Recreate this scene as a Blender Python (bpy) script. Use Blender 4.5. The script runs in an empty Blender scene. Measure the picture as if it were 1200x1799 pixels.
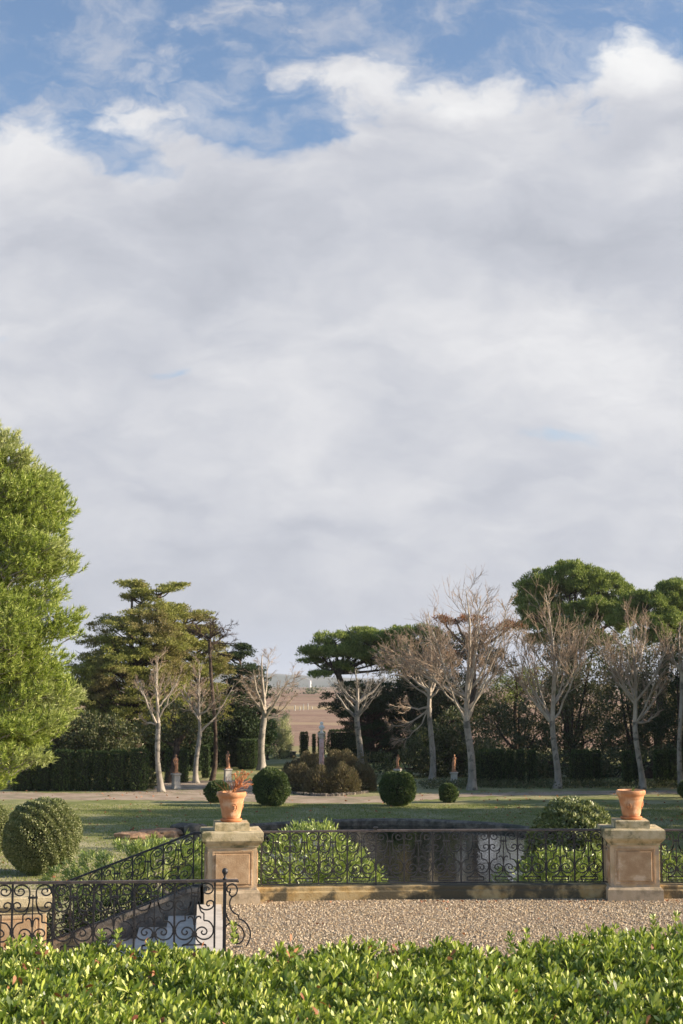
import bpy, math, random
import numpy as np
from mathutils import Vector
S = bpy.context.scene
COL = S.collection
R = math.radians
PI = math.pi

# ------------------------------------------------------------------ camera
F = 2500.0                      # focal length in photo pixels (1200 x 1799)
TH = math.atan(308.0 / F)       # the camera looks up a little
CZ = 3.3                        # camera height over the terrace gravel
cam_d = bpy.data.cameras.new('camera')
cam = bpy.data.objects.new('camera', cam_d); COL.objects.link(cam)
cam.location = (0, 0, CZ); cam.rotation_euler = (PI / 2 + TH, 0, 0)
cam_d.sensor_fit = 'VERTICAL'; cam_d.sensor_height = 36.0
cam_d.lens = F / 1799.0 * 36.0
cam_d.clip_start = 0.1; cam_d.clip_end = 20000
cam_d.dof.use_dof = True; cam_d.dof.focus_distance = 21.5; cam_d.dof.aperture_fstop = 4.5
S.camera = cam

# ------------------------------------------------------------------ sun, sky
SUN_EL = R(19.0); SUN_BEYOND = R(-3.0)
sd = Vector((math.cos(SUN_EL) * math.cos(SUN_BEYOND), math.cos(SUN_EL) * math.sin(SUN_BEYOND), math.sin(SUN_EL)))
sun_d = bpy.data.lights.new('sun', 'SUN'); sun_d.energy = 5.0; sun_d.angle = R(0.55); sun_d.color = (1.0, 0.85, 0.66)
sun = bpy.data.objects.new('sun', sun_d); COL.objects.link(sun)
sun.rotation_euler = sd.to_track_quat('Z', 'Y').to_euler()
S.view_settings.view_transform = 'Standard'; S.view_settings.look = 'None'
S.view_settings.exposure = 1.05; S.view_settings.gamma = 1.0

def slopes(px, py):
    u = (px - 600.0) / F; v = (899.5 - py) / F
    Y = math.cos(TH) - v * math.sin(TH)
    return u / Y, (math.sin(TH) + v * math.cos(TH)) / Y
def P(px, py, D):
    a, b = slopes(px, py); return Vector((a * D, D, CZ + b * D))
GZ = -2.2
def G(px, py, z=GZ):
    a, b = slopes(px, py); D = (z - CZ) / b; return Vector((a * D, D, z))

class NT:
    """small helper to write node trees"""
    def __init__(s, tree): s.t = tree; s.n = tree.nodes; s.l = tree.links
    def node(s, typ, **kw):
        n = s.n.new(typ)
        for k, v in kw.items(): setattr(n, k, v)
        return n
    def put(s, sock, v):
        if v is None: return
        if isinstance(v, bpy.types.NodeSocket): s.l.new(v, sock)
        else: sock.default_value = v
    def math(s, op, a, b=None, c=None, clamp=False):
        n = s.node('ShaderNodeMath', operation=op, use_clamp=clamp)
        s.put(n.inputs[0], a); s.put(n.inputs[1], b)
        if c is not None: s.put(n.inputs[2], c)
        return n.outputs[0]
    def mix(s, f, a, b):
        n = s.node('ShaderNodeMix', data_type='RGBA')
        s.put(n.inputs[0], f); s.put(n.inputs[6], a); s.put(n.inputs[7], b)
        return n.outputs[2]
    def noise(s, vec, scale, detail=4, rough=0.55, dist=0.0, col=False):
        n = s.node('ShaderNodeTexNoise')
        if vec is not None: s.l.new(vec, n.inputs['Vector'])
        n.inputs['Scale'].default_value = scale; n.inputs['Detail'].default_value = detail
        n.inputs['Roughness'].default_value = rough; n.inputs['Distortion'].default_value = dist
        return n.outputs['Color' if col else 'Fac']
    def smooth(s, v, a, b, lo=0.0, hi=1.0):
        n = s.node('ShaderNodeMapRange', interpolation_type='SMOOTHSTEP')
        s.put(n.inputs[0], v); s.put(n.inputs[1], a); s.put(n.inputs[2], b); s.put(n.inputs[3], lo); s.put(n.inputs[4], hi)
        return n.outputs[0]
    def mapv(s, vec, scale=(1, 1, 1), loc=(0, 0, 0), rot=(0, 0, 0)):
        n = s.node('ShaderNodeMapping'); s.l.new(vec, n.inputs[0])
        n.inputs['Scale'].default_value = scale; n.inputs['Location'].default_value = loc; n.inputs['Rotation'].default_value = rot
        return n.outputs[0]

W = bpy.data.worlds.new('World'); S.world = W; W.use_nodes = True
def build_world():
    q = NT(W.node_tree); q.n.clear()
    out = q.node('ShaderNodeOutputWorld'); bg = q.node('ShaderNodeBackground')
    q.l.new(bg.outputs[0], out.inputs[0]); bg.inputs[1].default_value = 0.1
    sky = q.node('ShaderNodeTexSky', sky_type='NISHITA'); sky.sun_disc = False
    sky.sun_elevation = SUN_EL; sky.sun_rotation = math.atan2(sd.x, sd.y)
    sky.altitude = 50; sky.air_density = 1.0; sky.dust_density = 0.6; sky.ozone_density = 2.0
    tc = q.node('ShaderNodeTexCoord'); sep = q.node('ShaderNodeSeparateXYZ'); q.l.new(tc.outputs['Generated'], sep.inputs[0])
    x, y, z = sep.outputs
    ya = q.math('MAXIMUM', q.math('ABSOLUTE', y), 0.35)
    u = q.math('DIVIDE', x, ya); v = q.math('DIVIDE', z, ya)
    cmb = q.node('ShaderNodeCombineXYZ'); q.put(cmb.inputs[0], u); q.put(cmb.inputs[1], v)
    base = cmb.outputs[0]
    # warped coordinates
    wn = q.noise(q.mapv(base, (7, 11, 1)), 1.0, 5, 0.6, 0.0, True)
    sub = q.node('ShaderNodeVectorMath', operation='SUBTRACT'); q.l.new(wn, sub.inputs[0]); sub.inputs[1].default_value = (0.5, 0.5, 0.5)
    sc = q.node('ShaderNodeVectorMath', operation='SCALE'); q.l.new(sub.outputs[0], sc.inputs[0]); sc.inputs[3].default_value = 0.075
    add = q.node('ShaderNodeVectorMath', operation='ADD'); q.l.new(base, add.inputs[0]); q.l.new(sc.outputs[0], add.inputs[1])
    wv = add.outputs[0]
    sp = q.node('ShaderNodeSeparateXYZ'); q.l.new(wv, sp.inputs[0]); wu, wvv = sp.outputs[0], sp.outputs[1]
    def blob(px, py, rx, ry, amp):
        a, b = slopes(px, py)
        dx = q.math('DIVIDE', q.math('SUBTRACT', wu, a), rx / F); dy = q.math('DIVIDE', q.math('SUBTRACT', wvv, b), ry / F)
        r2 = q.math('ADD', q.math('MULTIPLY', dx, dx), q.math('MULTIPLY', dy, dy))
        return q.math('MULTIPLY', q.math('EXPONENT', q.math('MULTIPLY', r2, -1.0)), amp)
    def total(lst, start):
        s = start
        for b in lst: s = q.math('ADD', s, blob(*b))
        return s
    _, v330 = slopes(600, 345); _, v180 = slopes(600, 165)
    cov = q.smooth(wvv, v330, v180, 1.0, 0.0)
    cov = total([(60, 290, 90, 80, .42), (40, 170, 70, 50, .36), (230, 180, 120, 60, .40), (290, 250, 60, 40, .25), (430, 25, 120, 32, .40), (530, 55, 60, 20, .25), (205, 270, 70, 34, -.5), (125, 215, 34, 60, -.3), (400, 170, 50, 60, -.35), (480, 225, 90, 60, -.45), (340, 240, 40, 40, -.25), (20, 110, 40, 30, -.2), (60, 60, 60, 40, .12),
                 (620, 140, 160, 55, .62), (840, 200, 130, 90, .75), (1120, 120, 90, 65, .95), (1180, 220, 140, 90, .8), (990, 175, 60, 40, .35),
                 (720, 230, 130, 60, .5), (430, 230, 90, 50, -.38), (290, 300, 60, 25, -.4), (940, 60, 160, 70, -.35), (560, 245, 50, 26, -.5), (250, 120, 60, 18, .2),
                 (310, 645, 60, 18, -.42), (960, 755, 120, 24, -.5), (790, 690, 60, 20, -.4), (20, 590, 70, 18, -.46), (1060, 520, 70, 14, -.4), (200, 520, 60, 10, -.22)], cov)
    n1 = q.noise(q.mapv(wv, (14, 21, 1)), 1.0, 9, 0.58, 0.15)
    n2 = q.noise(q.mapv(wv, (42, 60, 1), (3, 1, 0)), 1.0, 6, 0.6, 0.3)
    dens = q.math('ADD', q.math('ADD', q.math('MULTIPLY', cov, 0.85), q.math('MULTIPLY', q.math('SUBTRACT', n1, 0.5), q.smooth(wvv, v330, v180, .95, 1.25))), q.math('MULTIPLY', q.math('SUBTRACT', n2, 0.5), q.smooth(wvv, v330, v180, .35, .75)))
    thin = q.math('MULTIPLY', q.smooth(q.noise(q.mapv(wv, (15, 26, 1), (5, 2, 0)), 1.0, 9, .62, .2), .42, .72), .6)
    fac = q.math('MAXIMUM', q.smooth(dens, 0.05, 0.60), q.math('MULTIPLY', thin, q.smooth(wvv, .62, .50)))
    fac = q.math('MULTIPLY', fac, q.math('MULTIPLY', q.smooth(y, 0.55, 0.9, 0.05, 1.0), q.smooth(v, .74, .57)))      # the cloud bank stands in front, blue sky overhead and behind
    # brightness of the cloud
    n3 = q.noise(q.mapv(wv, (5.0, 11, 1), (7, 3, 0)), 1.0, 6, 0.5, 0.2)
    n4 = q.noise(q.mapv(wv, (16, 30, 1), (1, 9, 0)), 1.0, 7, 0.55, 0.2)
    br = q.math('ADD', 0.675, q.math('ADD', q.math('MULTIPLY', q.math('SUBTRACT', n3, 0.5), 0.46), q.math('MULTIPLY', q.math('SUBTRACT', n4, 0.5), 0.36)))
    br = total([(1110, 110, 100, 60, .26), (640, 140, 150, 45, .18), (830, 175, 90, 45, .2), (70, 240, 110, 70, .2), (230, 200, 100, 60, .14), (620, 250, 60, 25, .12), (1180, 300, 60, 60, .10),
                (560, 600, 420, 110, .07), (1050, 650, 260, 120, .14), (760, 560, 200, 60, .05), (480, 760, 260, 60, .06), (550, 860, 120, 50, .06),
                (900, 420, 330, 80, -.18), (420, 430, 220, 70, -.14), (60, 420, 120, 60, -.05), (700, 330, 120, 50, -.05), (300, 860, 130, 40, -.06), (560, 920, 120, 40, -.05),
                (520, 1010, 520, 70, -.03), (130, 900, 260, 150, -.03)], br)
    cr = q.node('ShaderNodeValToRGB'); q.l.new(br, cr.inputs[0]); e = cr.color_ramp.elements
    e[0].position = 0.35; e[0].color = (0.42, 0.45, 0.52, 1)
    e[1].position = 1.0; e[1].color = (1.0, 1.0, 1.0, 1)
    k = e.new(0.62); k.color = (0.62, 0.64, 0.705, 1)
    k = e.new(0.80); k.color = (0.79, 0.795, 0.83, 1)
    cs = q.node('ShaderNodeVectorMath', operation='SCALE'); q.l.new(cr.outputs[0], cs.inputs[0]); cs.inputs[3].default_value = 4.6
    _, vh = slopes(600, 1208); _, vh2 = slopes(600, 1060)
    hz = q.math('MULTIPLY', q.smooth(v, vh, vh2, 0.75, 0.0), q.smooth(y, .4, .9, .25, 1.0))
    skyb = q.node('ShaderNodeVectorMath', operation='MULTIPLY'); q.l.new(sky.outputs[0], skyb.inputs[0]); skyb.inputs[1].default_value = (.97, .93, .93)
    m1 = q.mix(fac, skyb.outputs[0], cs.outputs[0])
    m2 = q.mix(hz, m1, (2.8, 3.1, 3.75, 1))
    q.l.new(m2, bg.inputs[0])
build_world()

# ------------------------------------------------------------------ materials
MATS = {}
def newmat(name):
    m = bpy.data.materials.new(name); m.use_nodes = True; q = NT(m.node_tree); q.n.clear()
    out = q.node('ShaderNodeOutputMaterial'); b = q.node('ShaderNodeBsdfPrincipled'); q.l.new(b.outputs[0], out.inputs[0])
    MATS[name] = m; return m, q, b, out
def c4(c): return (c[0], c[1], c[2], 1)
def surf(name, c1, c2, scale=6, rough=0.85, bump=0.3, bscale=None, c3=None, s3=1.5, t3=(0.5, 0.65), spec=0.3, metal=0, stretch=(1, 1, 1), bdist=0.02, detail=6):
    m, q, b, out = newmat(name)
    tc = q.node('ShaderNodeTexCoord').outputs['Object']; v = q.mapv(tc, stretch)
    n = q.noise(v, scale, detail, 0.6)
    col = q.mix(q.smooth(n, 0.35, 0.65), c4(c1), c4(c2))
    if c3 is not None: col = q.mix(q.smooth(q.noise(tc, s3, 5, 0.6, 0.3), t3[0], t3[1]), col, c4(c3))
    q.l.new(col, b.inputs['Base Color']); b.inputs['Roughness'].default_value = rough
    b.inputs['Specular IOR Level'].default_value = spec; b.inputs['Metallic'].default_value = metal
    if bump:
        bp = q.node('ShaderNodeBump'); bp.inputs['Strength'].default_value = bump; bp.inputs['Distance'].default_value = bdist
        q.l.new(q.noise(v, bscale or scale * 3, 6, 0.65), bp.inputs['Height']); q.l.new(bp.outputs[0], b.inputs['Normal'])
    return m
def leaf(name, cols, rough=0.45, trans=0.28, spec=0.35, patch=None, ps=0.6):
    m, q, b, out = newmat(name)
    g = q.node('ShaderNodeNewGeometry').outputs['Random Per Island']
    cr = q.node('ShaderNodeValToRGB'); q.l.new(g, cr.inputs[0]); e = cr.color_ramp.elements
    n = len(cols); e[0].position = 0; e[0].color = c4(cols[0]); e[1].position = 1; e[1].color = c4(cols[-1])
    for i in range(1, n - 1):
        k = e.new(i / (n - 1)); k.color = c4(cols[i])
    col = cr.outputs[0]
    if patch is not None:
        tc = q.node('ShaderNodeTexCoord').outputs['Object']
        col = q.mix(q.smooth(q.noise(tc, ps, 3, 0.6), 0.46, 0.64), col, c4(patch))
    q.l.new(col, b.inputs['Base Color']); b.inputs['Roughness'].default_value = rough; b.inputs['Specular IOR Level'].default_value = spec
    t = q.node('ShaderNodeBsdfTranslucent'); tcn = q.mix(0.5, col, (col_avg(cols)[0] * 1.5, col_avg(cols)[1] * 1.7, col_avg(cols)[2] * 0.5, 1)); q.l.new(tcn, t.inputs[0])
    mx = q.node('ShaderNodeMixShader'); mx.inputs[0].default_value = trans
    q.l.new(b.outputs[0], mx.inputs[1]); q.l.new(t.outputs[0], mx.inputs[2]); q.l.new(mx.outputs[0], out.inputs[0])
    return m
def col_avg(cols): return tuple(sum(c[i] for c in cols) / len(cols) for i in range(3))

IRON = surf('iron', (.016, .016, .019), (.035, .033, .034), 30, 0.5, 0.15, spec=0.5)
IRONR = surf('iron_rail', (.05, .04, .038), (.11, .085, .075), 12, 0.42, 0.15, spec=0.6)
STONE = surf('pier_stone', (.50, .36, .21), (.62, .47, .30), 5, 0.9, 0.35, 45, c3=(.40, .33, .25), s3=3.0, t3=(.5, .62))
STONEP = surf('panel_stone', (.42, .27, .15), (.53, .37, .225), 5, 0.9, 0.4, 50, c3=(.66, .50, .34), s3=4.5, t3=(.54, .66))
STONEC = surf('cap_stone', (.46, .37, .21), (.60, .50, .32), 6, 0.92, 0.6, 40, c3=(.15, .14, .07), s3=3.5, t3=(.46, .62))
STONEB = surf('base_stone', (.52, .40, .26), (.62, .49, .34), 5, 0.9, 0.4, 40, c3=(.36, .28, .18), s3=2.5)
PLINTH = surf('plinth_stone', (.40, .27, .11), (.50, .38, .20), 7, 0.92, 0.6, 40, c3=(.10, .085, .055), s3=2.2, t3=(.40, .55))
STEP = surf('step_stone', (.60, .54, .46), (.68, .61, .52), 5, 0.8, 0.2, 30, c3=(.5, .44, .37), s3=2)
DSTONE = surf('dark_stone', (.16, .14, .12), (.30, .25, .20), 6, 0.95, 0.8, 30, c3=(.08, .08, .06), s3=2.5)
RIM = surf('rim_stone', (.10, .085, .068), (.24, .20, .155), 4, 0.95, 0.8, 14, c3=(.07, .07, .05), s3=1.2, bdist=0.04)
TERRA = surf('terracotta', (.50, .22, .10), (.60, .30, .15), 7, 0.85, 0.3, 60, c3=(.66, .44, .29), s3=7, t3=(.50, .72))
TERRAB = surf('terracotta_base', (.46, .16, .06), (.54, .22, .09), 7, 0.75, 0.15, 60)
STATUE = surf('statue_clay', (.40, .18, .09), (.52, .28, .15), 9, 0.85, 0.4, 40, c3=(.24, .16, .12), s3=4)
PEDST = surf('pedestal_stone', (.42, .39, .34), (.55, .51, .44), 6, 0.9, 0.4, 30, c3=(.26, .25, .21), s3=3)
COLUMN = surf('column_stone', (.44, .26, .23), (.58, .40, .36), 6, 0.7, 0.3, 20)
MARBLE = surf('marble', (.60, .62, .60), (.72, .72, .68), 8, 0.7, 0.3, 20)
SOIL = surf('soil', (.05, .035, .025), (.09, .06, .045), 20, 1.0, 1.0, 60)
DRY = surf('dry_twig', (.42, .13, .05), (.62, .28, .12), 30, 0.8, 0.2)
BARKG = surf('plane_bark', (.23, .205, .17), (.37, .325, .27), 3, 0.9, 0.6, 18, c3=(.13, .12, .10), s3=2.2, t3=(.52, .62), stretch=(1, 1, .4))  # trunk bark kept darker than the limbs to imitate trunks in shade
BARKT = surf('plane_limbs', (.32, .27, .21), (.47, .405, .325), 2, 0.9, 0.0)
TWIG = surf('bare_twigs', (.22, .155, .105), (.38, .285, .205), 1.5, 0.9, 0.0)
BARKD = surf('dark_bark', (.045, .03, .022), (.10, .07, .05), 5, 0.95, 0.8, 20)
BARKP = surf('pine_twigs', (.24, .20, .17), (.38, .33, .29), 5, 0.9, 0.2)

L_HEDGE = leaf('hedge_leaves', [(.035, .065, .012), (.10, .16, .02), (.25, .33, .04), (.44, .49, .09), (.62, .63, .22)], 0.42, 0.22, 0.45)
L_DEAD = leaf('dead_leaves', [(.25, .09, .04), (.38, .17, .08), (.2, .06, .03)], 0.6, 0.2)
L_OLEA = leaf('oleander_leaves', [(.12, .17, .04), (.22, .29, .06), (.33, .39, .10), (.48, .52, .22)], 0.38, 0.22, 0.45)
L_PINE = leaf('pine_needles', [(.07, .11, .02), (.21, .28, .05), (.38, .45, .09), (.58, .60, .22)], 0.5, 0.22, 0.3, patch=(.44, .46, .21), ps=0.5)
L_PINEF = leaf('far_pine_needles', [(.10, .145, .04), (.22, .27, .065), (.35, .39, .11)], 0.6, 0.18, 0.2)
L_CYP = leaf('layered_cypress_leaves', [(.11, .125, .03), (.24, .25, .06), (.40, .39, .11)], 0.6, 0.22, 0.2, patch=(.25, .20, .09), ps=0.35)
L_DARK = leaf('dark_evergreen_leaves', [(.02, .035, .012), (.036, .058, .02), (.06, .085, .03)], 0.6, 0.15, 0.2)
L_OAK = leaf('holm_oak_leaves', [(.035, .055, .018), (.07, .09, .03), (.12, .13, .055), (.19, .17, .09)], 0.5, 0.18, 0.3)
L_CLIP = leaf('clipped_cypress_leaves', [(.022, .042, .016), (.05, .085, .028), (.11, .145, .05)], 0.65, 0.12, 0.15)
CORE = surf('shrub_core', (.012, .016, .008), (.03, .035, .015), 8, 1.0, 0.5)  # near-black filler that imitates the shade inside clipped shrubs
L_BOX = leaf('clipped_box_leaves', [(.07, .095, .03), (.15, .18, .06), (.27, .29, .12), (.45, .45, .26)], 0.42, 0.15, 0.4)
L_BOXF = leaf('box_leaves', [(.045, .075, .022), (.08, .12, .035), (.14, .175, .055)], 0.5, 0.15, 0.3)
L_BROWN = leaf('winter_shrub_leaves', [(.09, .075, .04), (.16, .13, .07), (.23, .18, .10), (.11, .115, .055)], 0.7, 0.15, 0.15)
L_SILV = leaf('silver_leaves', [(.30, .33, .17), (.42, .43, .26), (.52, .50, .34)], 0.6, 0.25, 0.2)
L_BRIGHT = leaf('bright_shrub_leaves', [(.08, .14, .03), (.14, .22, .05), (.22, .30, .08)], 0.5, 0.25, 0.2)
L_BRUSH = leaf('brush_leaves', [(.13, .11, .065), (.22, .18, .11), (.16, .165, .07), (.30, .23, .15)], 0.7, 0.15, 0.15)
L_RUST = leaf('rusty_needles', [(.20, .075, .03), (.32, .13, .05), (.15, .08, .04)], 0.7, 0.2, 0.2)
L_GRASS = leaf('plume_grass', [(.16, .13, .06), (.26, .20, .10), (.12, .12, .04)], 0.7, 0.25, 0.2)

# ------------------------------------------------------------------ object helpers
def tag(o, label=None, cat=None, group=None, kind=None):
    if label: o['label'] = label
    if cat: o['category'] = cat
    if group: o['group'] = group
    if kind: o['kind'] = kind
    return o
def thing(name, label, cat, loc, group=None, rotz=0):
    o = bpy.data.objects.new(name, None); COL.objects.link(o); o.location = loc; o.rotation_euler = (0, 0, rotz)
    o.empty_display_size = 0.3
    return tag(o, label, cat, group)
class MB:
    """gathers geometry, then links it as ONE mesh object"""
    def __init__(s): s.v = []; s.f = {}; s.n = 0
    def add(s, V, Fc):
        V = np.asarray(V, dtype=np.float64).reshape(-1, 3)
        for k, arr in group_faces(Fc):
            s.f.setdefault(k, []).append(arr + s.n)
        s.v.append(V); s.n += len(V); return s
    def build(s, name, mat, parent=None, smooth=False, label=None):
        V = np.concatenate(s.v) if s.v else np.zeros((0, 3))
        if parent is not None:
            V = V - np.array(parent.matrix_basis.translation if parent.parent is None else world_loc(parent))
            if parent.parent is None and abs(parent.rotation_euler[2]) > 1e-9 and parent.type == 'EMPTY':
                a = -parent.rotation_euler[2]; c, sn = math.cos(a), math.sin(a)
                V = np.stack([V[:, 0] * c - V[:, 1] * sn, V[:, 0] * sn + V[:, 1] * c, V[:, 2]], 1)
        me = bpy.data.meshes.new(name)
        me.vertices.add(len(V)); me.vertices.foreach_set('co', V.astype(np.float32).ravel())
        loops = []; tot = []
        for k, lst in s.f.items():
            a = np.concatenate(lst); loops.append(a.ravel()); tot.append(np.full(len(a), k))
        loops = np.concatenate(loops).astype(np.int32); tot = np.concatenate(tot).astype(np.int32)
        me.loops.add(len(loops)); me.loops.foreach_set('vertex_index', loops)
        st = np.concatenate([[0], np.cumsum(tot)[:-1]]).astype(np.int32)
        me.polygons.add(len(tot)); me.polygons.foreach_set('loop_start', st); me.polygons.foreach_set('loop_total', tot)
        me.polygons.foreach_set('use_smooth', np.full(len(tot), bool(smooth)))
        me.update(calc_edges=True); me.materials.append(mat)
        o = bpy.data.objects.new(name, me); COL.objects.link(o)
        if parent is not None: o.parent = parent
        if label: o['label'] = label
        return o
def world_loc(o):
    v = Vector(o.location)
    while o.parent: o = o.parent; v = v + Vector(o.location)
    return v
def group_faces(Fc):
    if isinstance(Fc, np.ndarray): return [(Fc.shape[1], Fc)]
    d = {}
    for f in Fc: d.setdefault(len(f), []).append(f)
    return [(k, np.array(a)) for k, a in d.items()]
def box(mb, c, s, rot=0.0):
    x, y, z = s[0] / 2, s[1] / 2, s[2] / 2
    V = np.array([(-x, -y, -z), (x, -y, -z), (x, y, -z), (-x, y, -z), (-x, -y, z), (x, -y, z), (x, y, z), (-x, y, z)])
    if rot:
        ca, sa = math.cos(rot), math.sin(rot); V = np.stack([V[:, 0] * ca - V[:, 1] * sa, V[:, 0] * sa + V[:, 1] * ca, V[:, 2]], 1)
    mb.add(V + np.array(c), np.array([(0, 3, 2, 1), (4, 5, 6, 7), (0, 1, 5, 4), (1, 2, 6, 5), (2, 3, 7, 6), (3, 0, 4, 7)]))
def loft(mb, c, prof, rot=0.0, n=4, aspect=1.0, cap=True, ns=1):
    """square (n=4) or round rings of (half width, z) stacked up"""
    V = []
    for h, z in prof:
        for i in range(n):
            if n == 4: x, y = [(-h, -h), (h, -h), (h, h), (-h, h)][i]
            else: x, y = h * math.cos(2 * PI * i / n), h * math.sin(2 * PI * i / n)
            y *= aspect
            V.append((c[0] + x * math.cos(rot) - y * math.sin(rot), c[1] + x * math.sin(rot) + y * math.cos(rot), c[2] + z))
    Fc = []
    for j in range(len(prof) - 1):
        for i in range(n):
            a = j * n + i; b = j * n + (i + 1) % n; Fc.append((a, b, b + n, a + n))
    if cap:
        Fc.append(tuple(reversed(range(n)))); m = (len(prof) - 1) * n; Fc.append(tuple(range(m, m + n)))
    mb.add(V, Fc)
def tube(mb, pts, rad, sides=4, cap=False):
    pts = np.asarray(pts, float); n = len(pts)
    rad = np.full(n, rad) if np.isscalar(rad) else np.asarray(rad, float)
    t = np.empty_like(pts); t[1:-1] = pts[2:] - pts[:-2]; t[0] = pts[1] - pts[0]; t[-1] = pts[-1] - pts[-2]
    t /= np.linalg.norm(t, axis=1, keepdims=True) + 1e-12
    ref = np.array([0, 1.0, 0]) if abs(t[:, 1]).max() < 0.9 else (np.array([0, 0, 1.0]) if abs(t[:, 2]).max() < 0.9 else np.array([.577, .577, -.577]))
    a = np.cross(t, ref); a /= np.linalg.norm(a, axis=1, keepdims=True) + 1e-12; b = np.cross(t, a)
    ang = 2 * PI * np.arange(sides) / sides + PI / 4
    V = pts[:, None, :] + rad[:, None, None] * (np.cos(ang)[None, :, None] * a[:, None, :] + np.sin(ang)[None, :, None] * b[:, None, :])
    i = np.arange(sides); j = (i + 1) % sides; k = np.arange(n - 1)[:, None] * sides
    Fc = np.stack([k + i, k + j, k + j + sides, k + i + sides], -1).reshape(-1, 4)
    o = mb.n; mb.add(V.reshape(-1, 3), Fc)
    if cap and sides == 4:
        mb.f.setdefault(4, []).append(np.array([[0, 1, 2, 3], [(n - 1) * 4 + 3, (n - 1) * 4 + 2, (n - 1) * 4 + 1, (n - 1) * 4]]) + o)
def nrm(a): return a / (np.linalg.norm(a, axis=-1, keepdims=True) + 1e-9)
def runit(rs, n): return nrm(rs.normal(size=(n, 3)))
def leaves(mb, rs, pos, axis, L, Wd, fold=0.25, shape='diamond', curl=0.0):
    n = len(pos); axis = nrm(axis); side = nrm(np.cross(axis, runit(rs, n))); nor = np.cross(side, axis)
    L = (np.full(n, L) if np.isscalar(L) else L)[:, None]; Wd = (np.full(n, Wd) if np.isscalar(Wd) else Wd)[:, None]
    if shape == 'diamond':
        V = np.stack([pos, pos + axis * L * .45 + side * Wd * .5 + nor * Wd * fold, pos + axis * L, pos + axis * L * .45 - side * Wd * .5 + nor * Wd * fold], 1).reshape(-1, 3)
        i = np.arange(n)[:, None] * 4
        mb.add(V, i + np.array([[0, 1, 2, 3]]))
    elif shape == 'needle':
        V = np.stack([pos - side * Wd * .5, pos + side * Wd * .5, pos + axis * L], 1).reshape(-1, 3)
        mb.add(V, np.arange(n)[:, None] * 3 + np.array([[0, 1, 2]]))
    else:   # long oblong leaf, 6 vertices, curled
        up = nor * np.sign(nor[:, 2:3] + 1e-6)
        a = pos; l1 = pos + axis * L * .38 - side * Wd * .33 + up * L * .02; r1 = pos + axis * L * .38 + side * Wd * .33 + up * L * .02
        l2 = pos + axis * L * .78 - side * Wd * .5 - up * L * curl; r2 = pos + axis * L * .78 + side * Wd * .5 - up * L * curl
        t = pos + axis * L - up * L * curl * 2.2
        V = np.stack([a, l1, r1, l2, r2, t], 1).reshape(-1, 3); i = np.arange(n)[:, None] * 6
        o = mb.n; mb.add(V, i + np.array([[1, 2, 4, 3]]))
        mb.f.setdefault(3, []).append(i + np.array([[0, 2, 1]]) + o); mb.f.setdefault(3, []).append(i + np.array([[3, 4, 5]]) + o)
def clumps(mb, rs, cen, cr, nper, L, Wd, up=0.3, out=0.8, shape='diamond', fold=0.25):
    """leaf clumps: cen (n,3), cr (3,) or (n,3) radii"""
    cen = np.asarray(cen, float); m = len(cen); cr = np.broadcast_to(np.asarray(cr, float), (m, 3))
    d = runit(rs, m * nper) * (rs.uniform(0.15, 1, (m * nper, 1)) ** 0.6)
    pos = np.repeat(cen, nper, 0) + d * np.repeat(cr, nper, 0)
    ax = d * out + rs.normal(size=d.shape) * 0.5 + np.array([0, 0, up])
    s = rs.uniform(0.7, 1.3, len(pos))
    leaves(mb, rs, pos, ax, L * s, Wd * s, fold, shape)
def on_puffs(rs, puffs, dens, rmin=0.7, top=False):
    """clump centres on the shells of ellipsoid puffs"""
    out = []
    for (x, y, z, rx, ry, rz) in puffs:
        n = max(3, int(dens * (rx * ry + rx * rz + ry * rz) * 4.2))
        d = runit(rs, n)
        if top: d[:, 2] = np.abs(d[:, 2]) * 0.9 - 0.15
        out.append(np.array([x, y, z]) + d * np.array([rx, ry, rz]) * rs.uniform(rmin, 1.05, (n, 1)))
    return np.concatenate(out)
def poly_branch(rs, p, d, L, r0, r1, n, wander, trop):
    pts = [np.array(p, float)]; d = np.array(d, float)
    for i in range(n):
        d = d + rs.normal(size=3) * wander + np.array([0, 0, trop]); d /= np.linalg.norm(d)
        pts.append(pts[-1] + d * L / n)
    return np.array(pts), np.linspace(r0, r1, n + 1)
def along(pts, t):
    f = t * (len(pts) - 1); i = min(int(f), len(pts) - 2); return pts[i] + (pts[i + 1] - pts[i]) * (f - i), nrm(pts[i + 1] - pts[i])
def tilt(rs, d, ang):
    p = np.cross(d, rs.normal(size=3)); p /= np.linalg.norm(p) + 1e-9
    return d * math.cos(ang) + p * math.sin(ang)

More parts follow.
